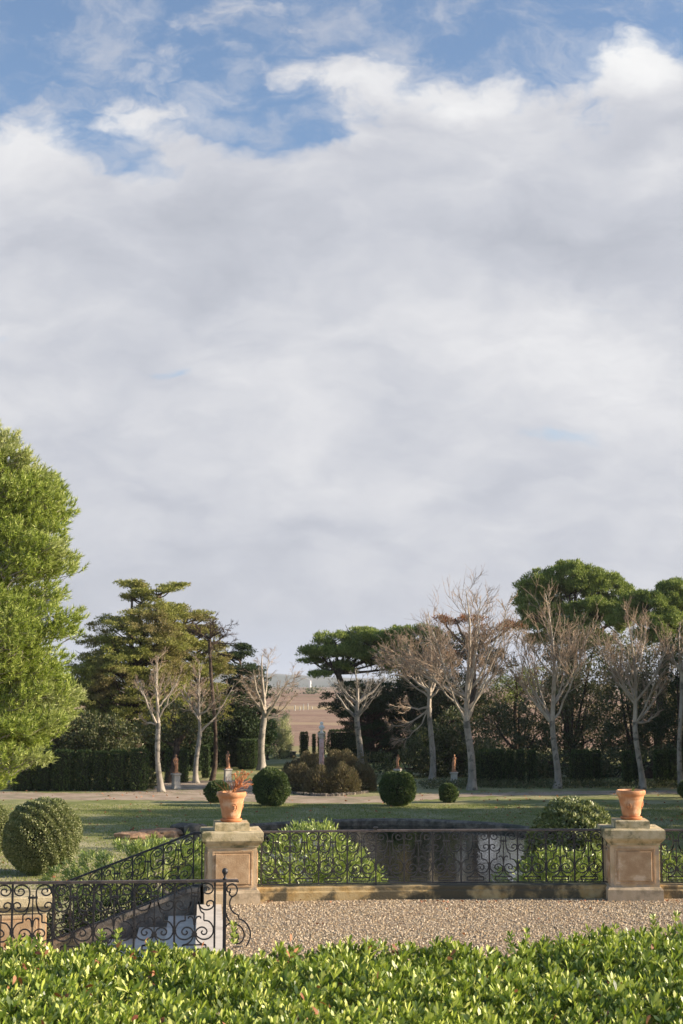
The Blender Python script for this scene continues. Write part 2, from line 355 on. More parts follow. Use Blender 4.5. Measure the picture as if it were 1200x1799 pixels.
# ------------------------------------------------------------------ THE SETTING: lawn, pond, paths, fields, hills
def lawn_mat():
    m, q, b, out = newmat('lawn_grass')
    tc = q.node('ShaderNodeTexCoord').outputs['Object']
    n1 = q.smooth(q.noise(tc, 0.35, 5, 0.6, 0.4), 0.38, 0.66); n2 = q.smooth(q.noise(tc, 2.2, 6, 0.7), 0.35, 0.7); n3 = q.noise(tc, 14, 5, 0.8)
    c = q.mix(n2, (.17, .20, .06, 1), (.30, .30, .12, 1))
    c = q.mix(q.math('MULTIPLY', n1, 0.8), c, (.48, .42, .25, 1))
    c = q.mix(q.smooth(n3, 0.35, 0.75, 0, .5), c, (.09, .12, .04, 1))
    sp = q.node('ShaderNodeSeparateXYZ'); q.l.new(tc, sp.inputs[0])
    # worn bare earth near the stair foot, paled further to imitate sunlit lawn
    w = q.math('MULTIPLY', q.smooth(sp.outputs[0], -5.5, -9.5), q.smooth(sp.outputs[1], 56.0, 44.0))
    w = q.math('MULTIPLY', w, q.smooth(q.noise(tc, 0.5, 4, 0.6), 0.35, 0.55))
    c = q.mix(q.math('MULTIPLY', w, .9), c, (.58, .49, .35, 1))
    q.l.new(c, b.inputs['Base Color']); b.inputs['Roughness'].default_value = 0.95; b.inputs['Specular IOR Level'].default_value = 0.1
    bp = q.node('ShaderNodeBump'); bp.inputs['Strength'].default_value = 0.6; bp.inputs['Distance'].default_value = 0.08
    q.l.new(q.noise(tc, 9, 8, 0.8), bp.inputs['Height']); q.l.new(bp.outputs[0], b.inputs['Normal'])
    return m
LAWN = lawn_mat()
PATH = surf('path_earth', (.32, .235, .165), (.44, .345, .25), 1.2, 0.95, 0.5, 12, c3=(.26, .22, .14), s3=0.7, bdist=0.04)
def gravel_mat():
    m, q, b, out = newmat('gravel_bed')
    tc = q.node('ShaderNodeTexCoord').outputs['Object']
    vo = q.node('ShaderNodeTexVoronoi'); q.l.new(tc, vo.inputs['Vector']); vo.inputs['Scale'].default_value = 42
    cr = q.node('ShaderNodeValToRGB'); q.l.new(vo.outputs['Color'], cr.inputs[0]); e = cr.color_ramp.elements
    e[0].color = (.16, .11, .065, 1); e[1].color = (.50, .39, .26, 1); k = e.new(.5); k.color = (.34, .25, .16, 1)
    c = q.mix(q.smooth(q.noise(tc, .8, 4), .5, .68, 0, .6), cr.outputs[0], (.26, .22, .13, 1))
    q.l.new(c, b.inputs['Base Color']); b.inputs['Roughness'].default_value = 0.9
    bp = q.node('ShaderNodeBump'); bp.inputs['Strength'].default_value = 1.0; bp.inputs['Distance'].default_value = 0.02; bp.invert = True
    q.l.new(vo.outputs['Distance'], bp.inputs['Height']); q.l.new(bp.outputs[0], b.inputs['Normal'])
    return m
GRAVEL = gravel_mat()
PEBBLE = leaf('pebbles', [(.15, .10, .06), (.40, .29, .17), (.52, .40, .255), (.70, .58, .42), (.27, .215, .16)], 0.85, 0.0, 0.3)

# pond outline (seen obliquely: long, with a shoulder at the right)
NPO = 120
PCX, PCY = 1.55, 47.6
def pond_pt(i, k=1.0, n=NPO):
    a = 2 * PI * i / n
    c, s = math.cos(a), math.sin(a)
    e = 0.80
    x = abs(c) ** e * math.copysign(1, c) * 7.3; y = abs(s) ** e * math.copysign(1, s) * 12.2
    w = 0.15 * math.sin(5 * a + 1) + 0.10 * math.sin(9 * a)
    r = math.hypot(x, y)
    return PCX + x * (r + w) / r * 1.0 + c * (k - 1), PCY + y * (r + w) / r + s * (k - 1)
def build_ground():
    mb = MB(); rings = [1.0, 1.8, 4, 8, 14, 24, 40, 70, 130]
    V = []
    for k in rings:
        for i in range(NPO):
            if k < 5: x, y = pond_pt(i, k)
            else:
                x, y = pond_pt(i, k)
            V.append((x, y, GZ))
    Fc = []
    for j in range(len(rings) - 1):
        for i in range(NPO):
            a = j * NPO + i; b = j * NPO + (i + 1) % NPO; Fc.append((a, b, b + NPO, a + NPO))
    mb.add(V, Fc); o = mb.build('lawn', LAWN); tag(o, kind='structure')
    # pond water and bed
    mb = MB(); V = [(*pond_pt(i, 1.05), GZ - .16) for i in range(NPO)]; mb.add(V, [tuple(range(NPO))])
    m, q, b, out = newmat('pond_water')
    tc = q.node('ShaderNodeTexCoord').outputs['Object']
    b.inputs['Base Color'].default_value = (.012, .014, .010, 1); b.inputs['Roughness'].default_value = 0.02; b.inputs['IOR'].default_value = 1.33
    bp = q.node('ShaderNodeBump'); bp.inputs['Strength'].default_value = 0.2; bp.inputs['Distance'].default_value = 0.02
    h = q.math('ADD', q.noise(q.mapv(tc, (1, .6, 1)), 3.0, 4, .5), q.math('MULTIPLY', q.noise(tc, 11, 3), .35))
    q.l.new(h, bp.inputs['Height']); q.l.new(bp.outputs[0], b.inputs['Normal'])
    tag(mb.build('pond_water', m), kind='structure')
    # rim of rough stones, one pond edging
    rs = np.random.RandomState(4); mb = MB(); N = 260
    prof = [(-.02, -.55), (-.05, .02), (.0, .05), (.08, .09), (.34, .09), (.46, .03), (.50, -.05)]
    V = []
    for i in range(N):
        x0, y0 = pond_pt(i * NPO / N, 1.0); x1, y1 = pond_pt(i * NPO / N, 2.0)
        dx, dy = x1 - x0, y1 - y0; l = math.hypot(dx, dy); dx /= l; dy /= l
        jz = rs.uniform(-.02, .025); jo = rs.uniform(-.03, .03)
        for (o, z) in prof: V.append((x0 + dx * (o + jo), y0 + dy * (o + jo), GZ + z + (jz if z > .1 else 0)))
    m = len(prof); Fc = []
    for i in range(N):
        for j in range(m - 1): a = i * m + j; b = ((i + 1) % N) * m + j; Fc.append((a, b, b + 1, a + 1))
    mb.add(V, Fc); o = mb.build('pond_rim', RIM)
    tag(o, 'rough grey stone rim curving around the dark pond', 'pond rim')
build_ground()
def rocks():
    for i, (px, py, w, h, lb) in enumerate([(232, 1473, 1.3, .22, 'leftmost flat brown rock of the stone edge left of the pond'), (262, 1471, 1.2, .26, 'second flat brown rock from left beside the pond'), (290, 1470, 1.2, .28, 'third flat brown rock beside the pond, above the stair railing'), (318, 1467, .8, .42, 'upright greyish rock beside the pond above the stair railing'), (343, 1469, .9, .46, 'dark square rock just left of the left pier')]):
        rs = np.random.RandomState(60 + i); b = G(px, py); mb = MB(); n = 12; prof = [(.92, -.02), (1.0, h * .35), (.93, h * .8), (.6, h)]
        V = []
        for r_, z in prof:
            for k in range(n): a = 2 * PI * k / n; f = 1 + rs.uniform(-.16, .16); V.append((b.x + w / 2 * r_ * f * math.copysign(abs(math.cos(a)) ** .6, math.cos(a)), b.y + .45 * r_ * f * math.sin(a), b.z + z + rs.uniform(-.03, .03)))
        mb.add(V, [(j * n + k, j * n + (k + 1) % n, (j + 1) * n + (k + 1) % n, (j + 1) * n + k) for j in range(3) for k in range(n)] + [tuple(range(3 * n, 4 * n))])
        tag(mb.build('rock', RIM if i > 2 else DRYROCK), lb, 'rock', 'rocks at the left of the pond')
DRYROCK = surf('brown_rock', (.24, .14, .08), (.38, .25, .16), 4, .95, .8, 16)
rocks()
def ribbon(name, top, bot, mat, z, rs, step=0.6, jit=0.12, kind='structure'):
    """ground sheet between two borders given as seen in the photo"""
    def dens(l):
        w = [G(x, y, GZ) for x, y in l]; out = []
        for a, b in zip(w[:-1], w[1:]):
            n = max(1, int((b - a).length / step))
            for k in range(n): out.append(a.lerp(b, k / n))
        out.append(w[-1]); return out
    A, B = dens(top), dens(bot); n = 120
    mb = MB(); V = []
    for i in range(n):
        for L_, rows in ((A, 0), (B, 3)):
            f = i / (n - 1) * (len(L_) - 1); k = min(int(f), len(L_) - 2); p = L_[k].lerp(L_[k + 1], f - k)
            V.append((p.x, p.y + rs.uniform(-jit, jit), z))
    mb.add(V, [(2 * i, 2 * i + 1, 2 * i + 3, 2 * i + 2) for i in range(n - 1)])
    return tag(mb.build(name, mat), kind=kind)
rs0 = np.random.RandomState(1)
ribbon('park_path', [(-250, 1392), (0, 1392), (150, 1393), (280, 1389), (400, 1387), (500, 1397), (600, 1399), (700, 1399), (800, 1393), (1000, 1390), (1200, 1389), (1500, 1389)],
       [(-250, 1405), (0, 1404), (150, 1405), (280, 1406), (400, 1408), (500, 1411), (600, 1412), (700, 1410), (800, 1400), (1000, 1396), (1200, 1395), (1500, 1395)], PATH, GZ + .006, rs0, jit=.35)
ribbon('side_path', [(262, 1377), (340, 1372), (400, 1370), (450, 1372)], [(255, 1389), (340, 1387), (400, 1386), (460, 1392)], PATH, GZ + .010, rs0, jit=.3)

# vineyard field that runs away behind the park, rising slightly, then a far ridge
def field_mat():
    m, q, b, out = newmat('vineyard_field')
    tc = q.node('ShaderNodeTexCoord').outputs['Object']
    n = q.noise(q.mapv(tc, (.01, .03, 1)), 1, 5, .6); n2 = q.noise(q.mapv(tc, (.6, .25, 1)), 1, 5, .7)
    c = q.mix(q.smooth(n, .4, .6), (.30, .20, .15, 1), (.37, .27, .195, 1)); c = q.mix(q.smooth(n2, .4, .7, 0, .6), c, (.20, .135, .105, 1))
    sp = q.node('ShaderNodeSeparateXYZ'); q.l.new(tc, sp.inputs[0]); y = sp.outputs[1]
    x = sp.outputs[0]
    yy = q.math('ADD', y, q.math('MULTIPLY', q.math('SUBTRACT', q.noise(q.mapv(tc, (.012, .006, 1)), 1, 4, .6), .5), q.math('MULTIPLY', y, .45)))
    def band(a, w): return q.math('MULTIPLY', q.smooth(yy, a - w, a - w * .5), q.smooth(yy, a + w, a + w * .5))
    for a, w, col in ((128, 10, (.30, .29, .14, 1)), (205, 9, (.40, .30, .19, 1)), (330, 30, (.46, .36, .21, 1)), (520, 40, (.22, .17, .11, 1)), (900, 120, (.33, .25, .18, 1)), (1500, 200, (.16, .14, .10, 1))):
        c = q.mix(q.math('MULTIPLY', band(a, w), q.smooth(n2, .3, .6, .35, .85)), c, col)
    q.l.new(c, b.inputs['Base Color']); b.inputs['Roughness'].default_value = 1.0; b.inputs['Specular IOR Level'].default_value = 0.0
    return m
def build_field():
    mb = MB(); ys = [108, 150, 220, 320, 480, 700, 1000, 1500, 2200, 3200]; zs = [GZ - .05, GZ + .1, GZ + .3, GZ + 1.0, -.6, .2, .9, 2.0, 2.6, 3.0]
    xs = np.linspace(-1, 1, 41); V = []
    for y, z in zip(ys, zs):
        for x in xs: X = x * max(260, y * 1.2); V.append((X, y, z + (.6 * math.sin(X * .01 + y) if y > 300 else 0)))
    n = len(xs); mb.add(V, [(j * n + i, j * n + i + 1, (j + 1) * n + i + 1, (j + 1) * n + i) for j in range(len(ys) - 1) for i in range(n - 1)])
    tag(mb.build('vineyard_field', field_mat()), kind='structure')
    # ground out to the sides and the horizon
    mb = MB(); mb.add([(-4000, -400, GZ - .5), (4000, -400, GZ - .5), (4000, 5100, GZ - .5), (-4000, 5100, GZ - .5)], [(0, 1, 2, 3)])
    tag(mb.build('ground', surf('far_ground', (.10, .11, .05), (.20, .17, .09), .02, 1.0, 0)), kind='structure')
    mb = MB(); rs = np.random.RandomState(9); V = []; n = 160
    for i in range(n):
        X = -3900 + 7800 * i / (n - 1); h = 22 + 9 * math.sin(i * .11) + 5 * math.sin(i * .37) + rs.uniform(-1, 1)
        V += [(X, 4100, -4), (X, 4300, h + CZ), (X, 4700, h * 1.35 + CZ), (X, 5000, -4)]
    mb.add(V, [(i * 4 + j, i * 4 + 4 + j, i * 4 + 5 + j, i * 4 + 1 + j) for i in range(n - 1) for j in range(3)])
    tag(mb.build('hills', surf('hill_scrub', (.08, .09, .06), (.16, .14, .10), .004, 1.0, 0), smooth=True), kind='structure')
build_field()

# ------------------------------------------------------------------ TERRACE
RA = 40.0; ACX, ACY = 3.837, -16.86
def arc(a, off=0.0):
    """point on the terrace edge at angle a (deg); off > 0 goes outward"""
    r = RA + off; t = R(a); return ACX - r * math.sin(t), ACY + r * math.cos(t)
def arc_rot(a): return R(a)          # rotation about z: local x runs along the edge to the right, local y outward
STX = -2.12                           # where the stair starts to go down (left of the left pier)
def build_terrace():
    out = [(-30, -2), (30, -2)]
    for a in np.arange(-38, 8.9, 1.0): out.append(arc(a, .30))
    out += [arc(8.45, .30), (STX - .03, 22.95), (STX + .47, 17.25), (-30, 17.25)]
    mb = MB(); n = len(out)
    V = [(x, y, 0) for x, y in out] + [(x, y, GZ - .3) for x, y in out]
    mb.add(V, [tuple(range(n))]); mb.build_sides = True
    mb.add(V, [(i, i + n, (i + 1) % n + n, (i + 1) % n) for i in range(n)])
    o = mb.build('terrace_ground', GRAVEL); tag(o, kind='structure')
build_terrace()
def build_gravel():
    rs = np.random.RandomState(7); n = 66000
    y = rs.uniform(15.6, 22.9, n); x = rs.uniform(-1.85, 6.2, n)
    # keep inside the plinth
    a = np.arctan2(-(x - ACX), y - ACY); r = np.hypot(x - ACX, y - ACY); k = (r < RA - .2) & (x > -1.82 + (22.33 - y) * .095); x, y = x[k], y[k]; n = len(x)
    s = (.006 + .015 * rs.uniform(0, 1, n) ** 1.9)[:, None, None]
    base = np.array([(1, 0, 0), (0, 1, 0), (-1, 0, 0), (0, -1, 0), (0, 0, 1), (0, 0, -1)], float)
    V = base[None] * s * rs.uniform(.6, 1.25, (n, 6, 1)) * np.array([1, 1, .8])
    an = rs.uniform(0, 2 * PI, n); c, sn = np.cos(an)[:, None], np.sin(an)[:, None]
    tl = rs.uniform(-.5, .5, n)[:, None]; X = V[..., 0] * c - V[..., 1] * sn; Y = V[..., 0] * sn + V[..., 1] * c; Z = V[..., 2] + tl * V[..., 0]
    V = np.stack([X + x[:, None], Y + y[:, None], Z + .003], -1).reshape(-1, 3)
    f = np.array([(0, 1, 4), (1, 2, 4), (2, 3, 4), (3, 0, 4), (1, 0, 5), (2, 1, 5), (3, 2, 5), (0, 3, 5)])
    mb = MB(); mb.add(V, (np.arange(n)[:, None, None] * 6 + f[None]).reshape(-1, 3))
    tag(mb.build('gravel', PEBBLE), 'loose tan and brown gravel covering the terrace', 'gravel', kind='stuff')
build_gravel()

def pier(name, label, x, y, rot, group=None, z=0.0, H=None, pot_block=True):
    t = thing(name, label, 'pier', (x, y, z), group)
    c = (x, y, z)
    mb = MB(); loft(mb, c, [(.425, -.02), (.43, .0), (.43, .165), (.405, .20), (.39, .205)], rot); mb.build('base', STONEB, t)
    mb = MB(); loft(mb, c, [(.378, .205), (.378, .845)], rot); mb.build('body', STONE, t)
    for k in range(4):
        a = rot + k * PI / 2; fx, fy = math.sin(a), -math.cos(a)
        mb = MB(); w, h, d = .285, .25, .022
        cz = .525; V = []
        for (sw, sh, dd) in ((w, h, 0), (w - .006, h - .006, -.016), (w - .022, h - .022, -.016), (w - .030, h - .030, .006)):
            for sx, sz in ((-1, -1), (1, -1), (1, 1), (-1, 1)):
                lx, lz, ly = sx * sw, cz + sz * sh, .380 + (.008 if dd == 0 else .008 + dd + .010)
                V.append((x + math.cos(a) * lx + fx * ly, y + math.sin(a) * lx + fy * ly, z + lz))
        Fc = [(j * 4 + i, j * 4 + (i + 1) % 4, j * 4 + 4 + (i + 1) % 4, j * 4 + 4 + i) for j in range(3) for i in range(4)] + [(12, 13, 14, 15)]
        mb.add(V, Fc)
        # narrow frame moulding round the panel
        for (lx, lz, sx, sz) in ((0, h + .012, w + .022, .012), (0, -h - .012, w + .022, .012), (w + .012, 0, .010, h), (-w - .012, 0, .010, h)):
            q0 = MB(); box(q0, (0, 0, 0), (sx * 2, .02, sz * 2), 0)
            W_ = q0.v[0]; ca, sa = math.cos(a), math.sin(a)
            X = W_[:, 0] + lx; Yl = W_[:, 1]; Zl = W_[:, 2] + cz + lz
            mb.add(np.stack([x + ca * X + fx * (.381 - Yl), y + sa * X + fy * (.381 - Yl), z + Zl], 1), q0.f[4][0])
        mb.build('panel', STONEP, t)
    mb = MB(); loft(mb, c, [(.378, .845), (.400, .855), (.400, .875), (.425, .90), (.455, .935), (.455, .945), (.468, .950), (.472, .960), (.472, 1.075), (.462, 1.09), (.45, 1.093)], rot)
    mb.build('cap', STONEC, t)
    if pot_block:
        mb = MB(); loft(mb, (x, y, z), [(.265, 1.093), (.268, 1.10), (.268, 1.20), (.258, 1.212)], rot); mb.build('pot_block', STONEC, t)
    return t
PLx, PLy = arc(8.0); PRx, PRy = arc(-1.1)
pier('stone_pier', 'square sandstone pier at the head of the stair, under the pot of dried twigs', PLx, PLy, R(8.0), 'panelled stone piers of the terrace')
pier('stone_pier', 'square sandstone pier at right with mossy cap, under the nearly empty pot', PRx, PRy, R(-3.0), 'panelled stone piers of the terrace')
pl = pier('stone_pier', 'low stone pier at the foot of the stair, behind the near iron railing', -4.84, 21.9, .25, 'panelled stone piers of the terrace', z=-0.86, pot_block=False)

def pot(name, label, x, y, z, rot, sprig=False):
    t = thing(name, label, 'flower pot', (x, y, z), 'terracotta pots on the piers')
    mb = MB(); n = 40
    prof = [(.0, .045), (.135, .045), (.138, .07), (.147, .085), (.150, .10), (.153, .11), (.151, .12), (.190, .315), (.193, .325), (.199, .335), (.197, .345), (.208, .375), (.222, .385), (.230, .40), (.234, .425), (.230, .45), (.220, .46), (.205, .457), (.196, .44), (.185, .40), (.0, .40)]
    loft(mb, (x, y, z), prof, rot, n, cap=False); mb.build('bowl', TERRA, t, smooth=True)
    mb = MB(); loft(mb, (x, y, z), [(.0, .0), (.150, .0), (.168, .012), (.170, .04), (.160, .046), (.138, .046), (.13, .046)], rot, n, cap=False); mb.build('saucer', TERRAB, t, smooth=True)
    mb = MB(); loft(mb, (x, y, z), [(.187, .418), (.10, .428), (.02, .424), (0.0, .424)], rot, 24, cap=False); mb.build('soil', SOIL, t)
    for ea in (R(-78 if not sprig else -112), R(102), R(12 if not sprig else -8)):
        a = rot + ea; mb = MB(); cx, cz = .178, .225
        ring = [(math.cos(b) * .042, math.sin(b) * .058) for b in np.linspace(0, 2 * PI, 22)]
        rr = lambda h: .151 + (h - .12) * .2
        def onb(lx, lz, off): r = rr(cz + lz) + off; aa = a + lx / r; return (x + r * math.cos(aa), y + r * math.sin(aa), z + cz + lz)
        tube(mb, [onb(u_, v_, .004) for u_, v_ in ring], .006, 5)
        for (u_, v_, s_) in ((0, .022, .016), (-.012, -.005, .014), (.012, -.004, .014), (0, -.025, .015), (0, .0, .019), (-.02, .03, .009), (.02, .03, .009)):
            p = onb(u_, v_, .004); loft(mb, p, [(s_ * math.sin(w), s_ * math.cos(w) * 1.1) for w in np.linspace(PI, 0, 6)], 0, 8, cap=False)
        mb.build('relief_emblem', TERRA, t, smooth=True)
    return t
zt = 1.212
pot('terracotta_pot', 'terracotta pot holding curled dried twigs, on the pier at the stair head', PLx + .0, PLy, zt, R(8))
pot('terracotta_pot', 'terracotta pot with only a green sprig, on the right pier', PRx + .02, PRy, zt, R(-3), sprig=True)
def dried_plant():
    rs = np.random.RandomState(31); t = thing('dried_plant', 'curled orange brown dried twigs standing in the left terracotta pot', 'plant', (PLx, PLy, zt + .42))
    mb = MB(); mb2 = MB()
    for i in range(7):     # thick pale stalks
        a = rs.uniform(-.5, .9); pts, rr = poly_branch(rs, (PLx + .02 + .03 * i / 7, PLy + rs.uniform(-.05, .05), zt + .42), (math.sin(a), rs.uniform(-.2, .2), math.cos(a)), rs.uniform(.1, .2), .008, .005, 5, .12, 0)
        tube(mb, pts, rr, 5)
    for i in range(46):    # tangle of curls leaning right
        b = np.array([PLx + .06, PLy, zt + .50]) + rs.normal(size=3) * .02; e = np.array([PLx + .17, PLy, zt + .66]) + rs.uniform(-1, 1, 3) * np.array([.15, .12, .14])
        m = np.array([b, b * .5 + e * .5 + rs.normal(size=3) * .03, e]); pts = [m[0] * (1 - s) ** 2 + 2 * m[1] * s * (1 - s) + m[2] * s * s for s in np.linspace(0, 1, 6)]
        cen = e + rs.normal(size=3) * .012; r_ = rs.uniform(.012, .028); ph = rs.uniform(0, 6.28); ax = runit(rs, 1)[0]; bx = nrm(np.cross(ax, rs.normal(size=3)))
        for s in np.linspace(0, 1, 9): pts.append(cen + r_ * (1 - .4 * s) * (ax * math.cos(ph + 5 * s) + bx * math.sin(ph + 5 * s)))
        tube(mb2, pts, np.linspace(.0035, .006, len(pts)), 4)
    for i in range(5):     # separate stems leaning left
        pts, rr = poly_branch(rs, (PLx - .04, PLy, zt + .42), (-.75 + .22 * i, .1, .8), .28 + .05 * rs.rand(), .006, .003, 6, .16, .02); tube(mb2, pts, rr, 4)
    mb.build('stalks', DRY, t); mb2.build('curled_twigs', DRY, t)
    t2 = thing('sprig', 'tiny green sprig growing in the right terracotta pot', 'plant', (PRx, PRy, zt + .42))
    mb = MB(); leaves(mb, rs, np.tile([[PRx + .05, PRy, zt + .42]], (7, 1)), np.array([(.3, 0, 1), (.55, 0, .8), (-.4, .1, .8), (.1, .3, 1), (.5, .4, 1), (-.2, -.3, 1), (.0, 0, 1)], float), np.array([.12, .09, .06, .07, .06, .05, .09]), .014); mb.build('blades', L_BRIGHT, t2)
dried_plant()

# low plinth under the far railing, as two stretches of kerb
def plinth(name, label, a0, a1):
    n = 24; prof = [(-.16, -.02), (-.16, .12), (-.145, .135), (-.13, .14), (-.13, .185), (-.12, .20), (.15, .20), (.15, -.02)]
    mb = MB(); V = []; m = len(prof)
    for i in range(n + 1):
        a = a0 + (a1 - a0) * i / n
        for o, z in prof: x, y = arc(a, o); V.append((x, y, z))
    Fc = [(i * m + j, i * m + j + 1, (i + 1) * m + j + 1, (i + 1) * m + j) for i in range(n) for j in range(m - 1)]
    mb.add(V, Fc); o = mb.build(name, PLINTH); x, y = arc((a0 + a1) / 2)
    return tag(o, label, 'plinth')
A_L, A_R = 7.46, -0.56
plinth('stone_plinth', 'low weathered stone plinth under the railing between the two piers', A_L, A_R)
plinth('stone_plinth', 'low stone plinth under the railing right of the right pier', -1.65, -12)

# wrought iron: one scroll motif, in zoom pixels of the photo (1176 per metre), right half
def catmull(pts, k=4):
    p = [np.array(a, float) for a in pts]; p = [p[0] * 2 - p[1]] + p + [p[-1] * 2 - p[-2]]; out = []
    for i in range(1, len(p) - 2):
        for s in np.arange(k) / k:
            a, b, c, d = p[i - 1:i + 3]; out.append(.5 * ((2 * b) + (c - a) * s + (2 * a - 5 * b + 4 * c - d) * s * s + (3 * b - a - 3 * c + d) * s ** 3))
    out.append(p[-2]); return np.array(out)
STROKES = [catmull(s) for s in (
    [(45, 185), (42, 110), (65, 55), (115, 22), (175, 20), (222, 47), (238, 92), (220, 137), (178, 158), (135, 148), (112, 115), (125, 80), (160, 68), (188, 88), (178, 112)],
    [(45, 185), (45, 250), (65, 320), (110, 365), (175, 372), (228, 345), (250, 300), (236, 262), (202, 250), (168, 265), (155, 298), (175, 322), (198, 310)],
    [(48, 262), (66, 340), (85, 395), (122, 420)],
    [(122, 515), (190, 530), (236, 590), (248, 650), (228, 715), (180, 758), (110, 768), (50, 740), (8, 700)],
    [(8, 700), (32, 638), (82, 606), (132, 615), (163, 655), (150, 695), (112, 702), (90, 675), (108, 652)],
    [(10, 715), (40, 780), (90, 825), (150, 842)],
    [(6, 575), (14, 505), (38, 466), (70, 464), (84, 490)])]
STRAIGHT = [[(122, 420), (122, 515)], [(0, 840), (152, 842)], [(152, 842), (152, 900)], [(0, 900), (152, 900)]]
IR = .0113
def motif_mesh(half_w, slope=0.0, name='scroll_panel'):
    """origin: centre of the bay at rail height; x along the rail; slope = drop towards -x"""
    mb = MB(); kx = half_w / 262 ; kz = 1 / 1176.0
    def tr(p, s): x = p[0] * kx * s; return (x, 0, -p[1] * kz + x * slope)
    for s in (1, -1):
        for st in STROKES: tube(mb, [tr(p, s) for p in st], IR, 4)
        for st in STRAIGHT: tube(mb, [tr(p, s) for p in st], IR, 4)
    tube(mb, [tr((0, 150), 1), tr((0, 700), 1)], .010, 4)
    tube(mb, [tr((0, 700), 1), tr((0, 790), 1)], [.006, .003], 4)
    for (x, y, sx, sz) in ((0, 186, .055, .022), (0, 700, .032, .032), (0, 905, .012, .012)):
        p = tr((x, y), 1); box(mb, (p[0], 0, p[2]), (sx * 2 * 1.0, .03, sz))
    for s in (1, -1):
        for y in (300, 645): p = tr((252, y), s); box(mb, (p[0], 0, p[2]), (.028, .024, .022))
    return mb
def railing(name, label, pts, slope_fn, half_w, z_top_fn, z_bot_fn, extra_posts=(), group='scrolled wrought iron railings', rust=True):
    """pts: list of (x, y, rot) of POSTS in order; bays between neighbours (None marks a gap)"""
    x0, y0, _ = pts[0]; t = thing(name, label, 'railing', (x0, y0, z_bot_fn(x0)), group)
    protos = {}
    post0 = None
    def addpost(x, y, rot):
        nonlocal post0
        zt_, zb = z_top_fn(x), z_bot_fn(x)
        if post0 is None:
            mb = MB(); box(mb, (0, 0, -.5), (.023, .023, 1.0)); post0 = mb.build('baluster', IRON); o = post0
        else: o = post0.copy(); COL.objects.link(o)
        o.parent = t; o.location = (x - x0, y - y0, zt_ - z_bot_fn(x0)); o.rotation_euler = (0, 0, rot); o.scale = (1, 1, zt_ - zb)
    for (x, y, rot) in list(pts) + list(extra_posts): addpost(x, y, rot)
    for (xa, ya, ra), (xb, yb, rb) in zip(pts[:-1], pts[1:]):
        w = math.hypot(xb - xa, yb - ya); xm, ym = (xa + xb) / 2, (ya + yb) / 2; sl = slope_fn(xm); key = (round(sl, 3), round(w, 2))
        if key not in protos:
            o = motif_mesh(w / 2, sl).build('scroll_panel', IRON); protos[key] = o
        else: o = protos[key].copy(); COL.objects.link(o)
        o.parent = t; o.location = (xm - x0, ym - y0, z_top_fn(xm) - .012 - z_bot_fn(x0)); o.rotation_euler = (0, 0, (ra + rb) / 2)
    for nm, fn, hw, hh, mt in (('top_rail', z_top_fn, .026, .016, IRONR if rust else IRON), ('bottom_rail', z_bot_fn, .012, .010, IRON)):
        ends = [p for p in list(pts)]; allp = sorted([*pts, *extra_posts], key=lambda p: p[0])
        mb = MB(); V = []; L_ = []
        for i, (x, y, rot) in enumerate(allp):
            L_.append((x, y, rot))
            if i < len(allp) - 1: L_.append(((x + allp[i + 1][0]) / 2, (y + allp[i + 1][1]) / 2, (rot + allp[i + 1][2]) / 2))
        for (x, y, rot) in L_:
            nx, ny = -math.sin(rot), math.cos(rot); z = fn(x)
            for a, b in ((-hw, -hh), (hw, -hh), (hw, hh * .6), (hw * .7, hh), (-hw * .7, hh), (-hw, hh * .6)): V.append((x + nx * a, y + ny * a, z + b))
        n = len(L_); Fc = [(i * 6 + j, i * 6 + (j + 1) % 6, i * 6 + 6 + (j + 1) % 6, i * 6 + 6 + j) for i in range(n - 1) for j in range(6)] + [tuple(range(6)), tuple(range((n - 1) * 6 + 5, (n - 1) * 6 - 1, -1))]
        mb.add(V, Fc); mb.build(nm, mt, t)
    return t
# far railing between the piers, bowed outward
da = (A_L - A_R); e0 = A_L - .14; nb = 12
e1 = A_R + .10
pts = [(*arc(e0 + (e1 - e0) * i / nb, .0), R(e0 + (e1 - e0) * i / nb)) for i in range(nb + 1)]
t = railing('iron_railing', 'long black wrought iron railing with scrolls between the two stone piers', pts, lambda x: 0, .2325, lambda x: 1.045, lambda x: .235,
        extra_posts=[(*arc(A_L, 0), R(A_L)), (*arc(A_R, 0), R(A_R))])
fx, fy = arc(e0 + (e1 - e0) * 4 / nb + .0, 0); mb = MB(); loft(mb, (fx, fy, 1.058), [(.022, 0), (.022, .018), (.038, .022), (.038, .04), (.012, .05)]); mb.build('post_cap', IRON, t)
mb = MB(); box(mb, (fx, fy, .215), (.03, .03, .05)); mb.build('post_foot', IRON, t)
pts = [(*arc(-1.78 - .69 * i, 0), R(-1.78 - .69 * i)) for i in range(10)]
railing('iron_railing', 'short stretch of black scrolled railing right of the right pier', pts, lambda x: 0, .2325, lambda x: 1.045, lambda x: .235, extra_posts=[(*arc(-1.63, 0), R(-1.63))])
# stair railing, sloping down to the left
SL = .372; XS = -2.30; SR = .095; YS = lambda x: 22.62 + (x + 2.17) * SR
st_top = lambda x: 1.05 if x > XS else 1.05 - (XS - x) * SL
st_bot = lambda x: .245 if x > XS else .245 - (XS - x) * SL
pts = [(-4.63 + .466 * i, YS(-4.63 + .466 * i), math.atan(SR)) for i in range(6)]
railing('stair_railing', 'black scrolled railing sloping down the stair left of the pier', pts, lambda x: SL, .2325, st_top, st_bot, extra_posts=[(-2.17, YS(-2.17), math.atan(SR))], rust=False)
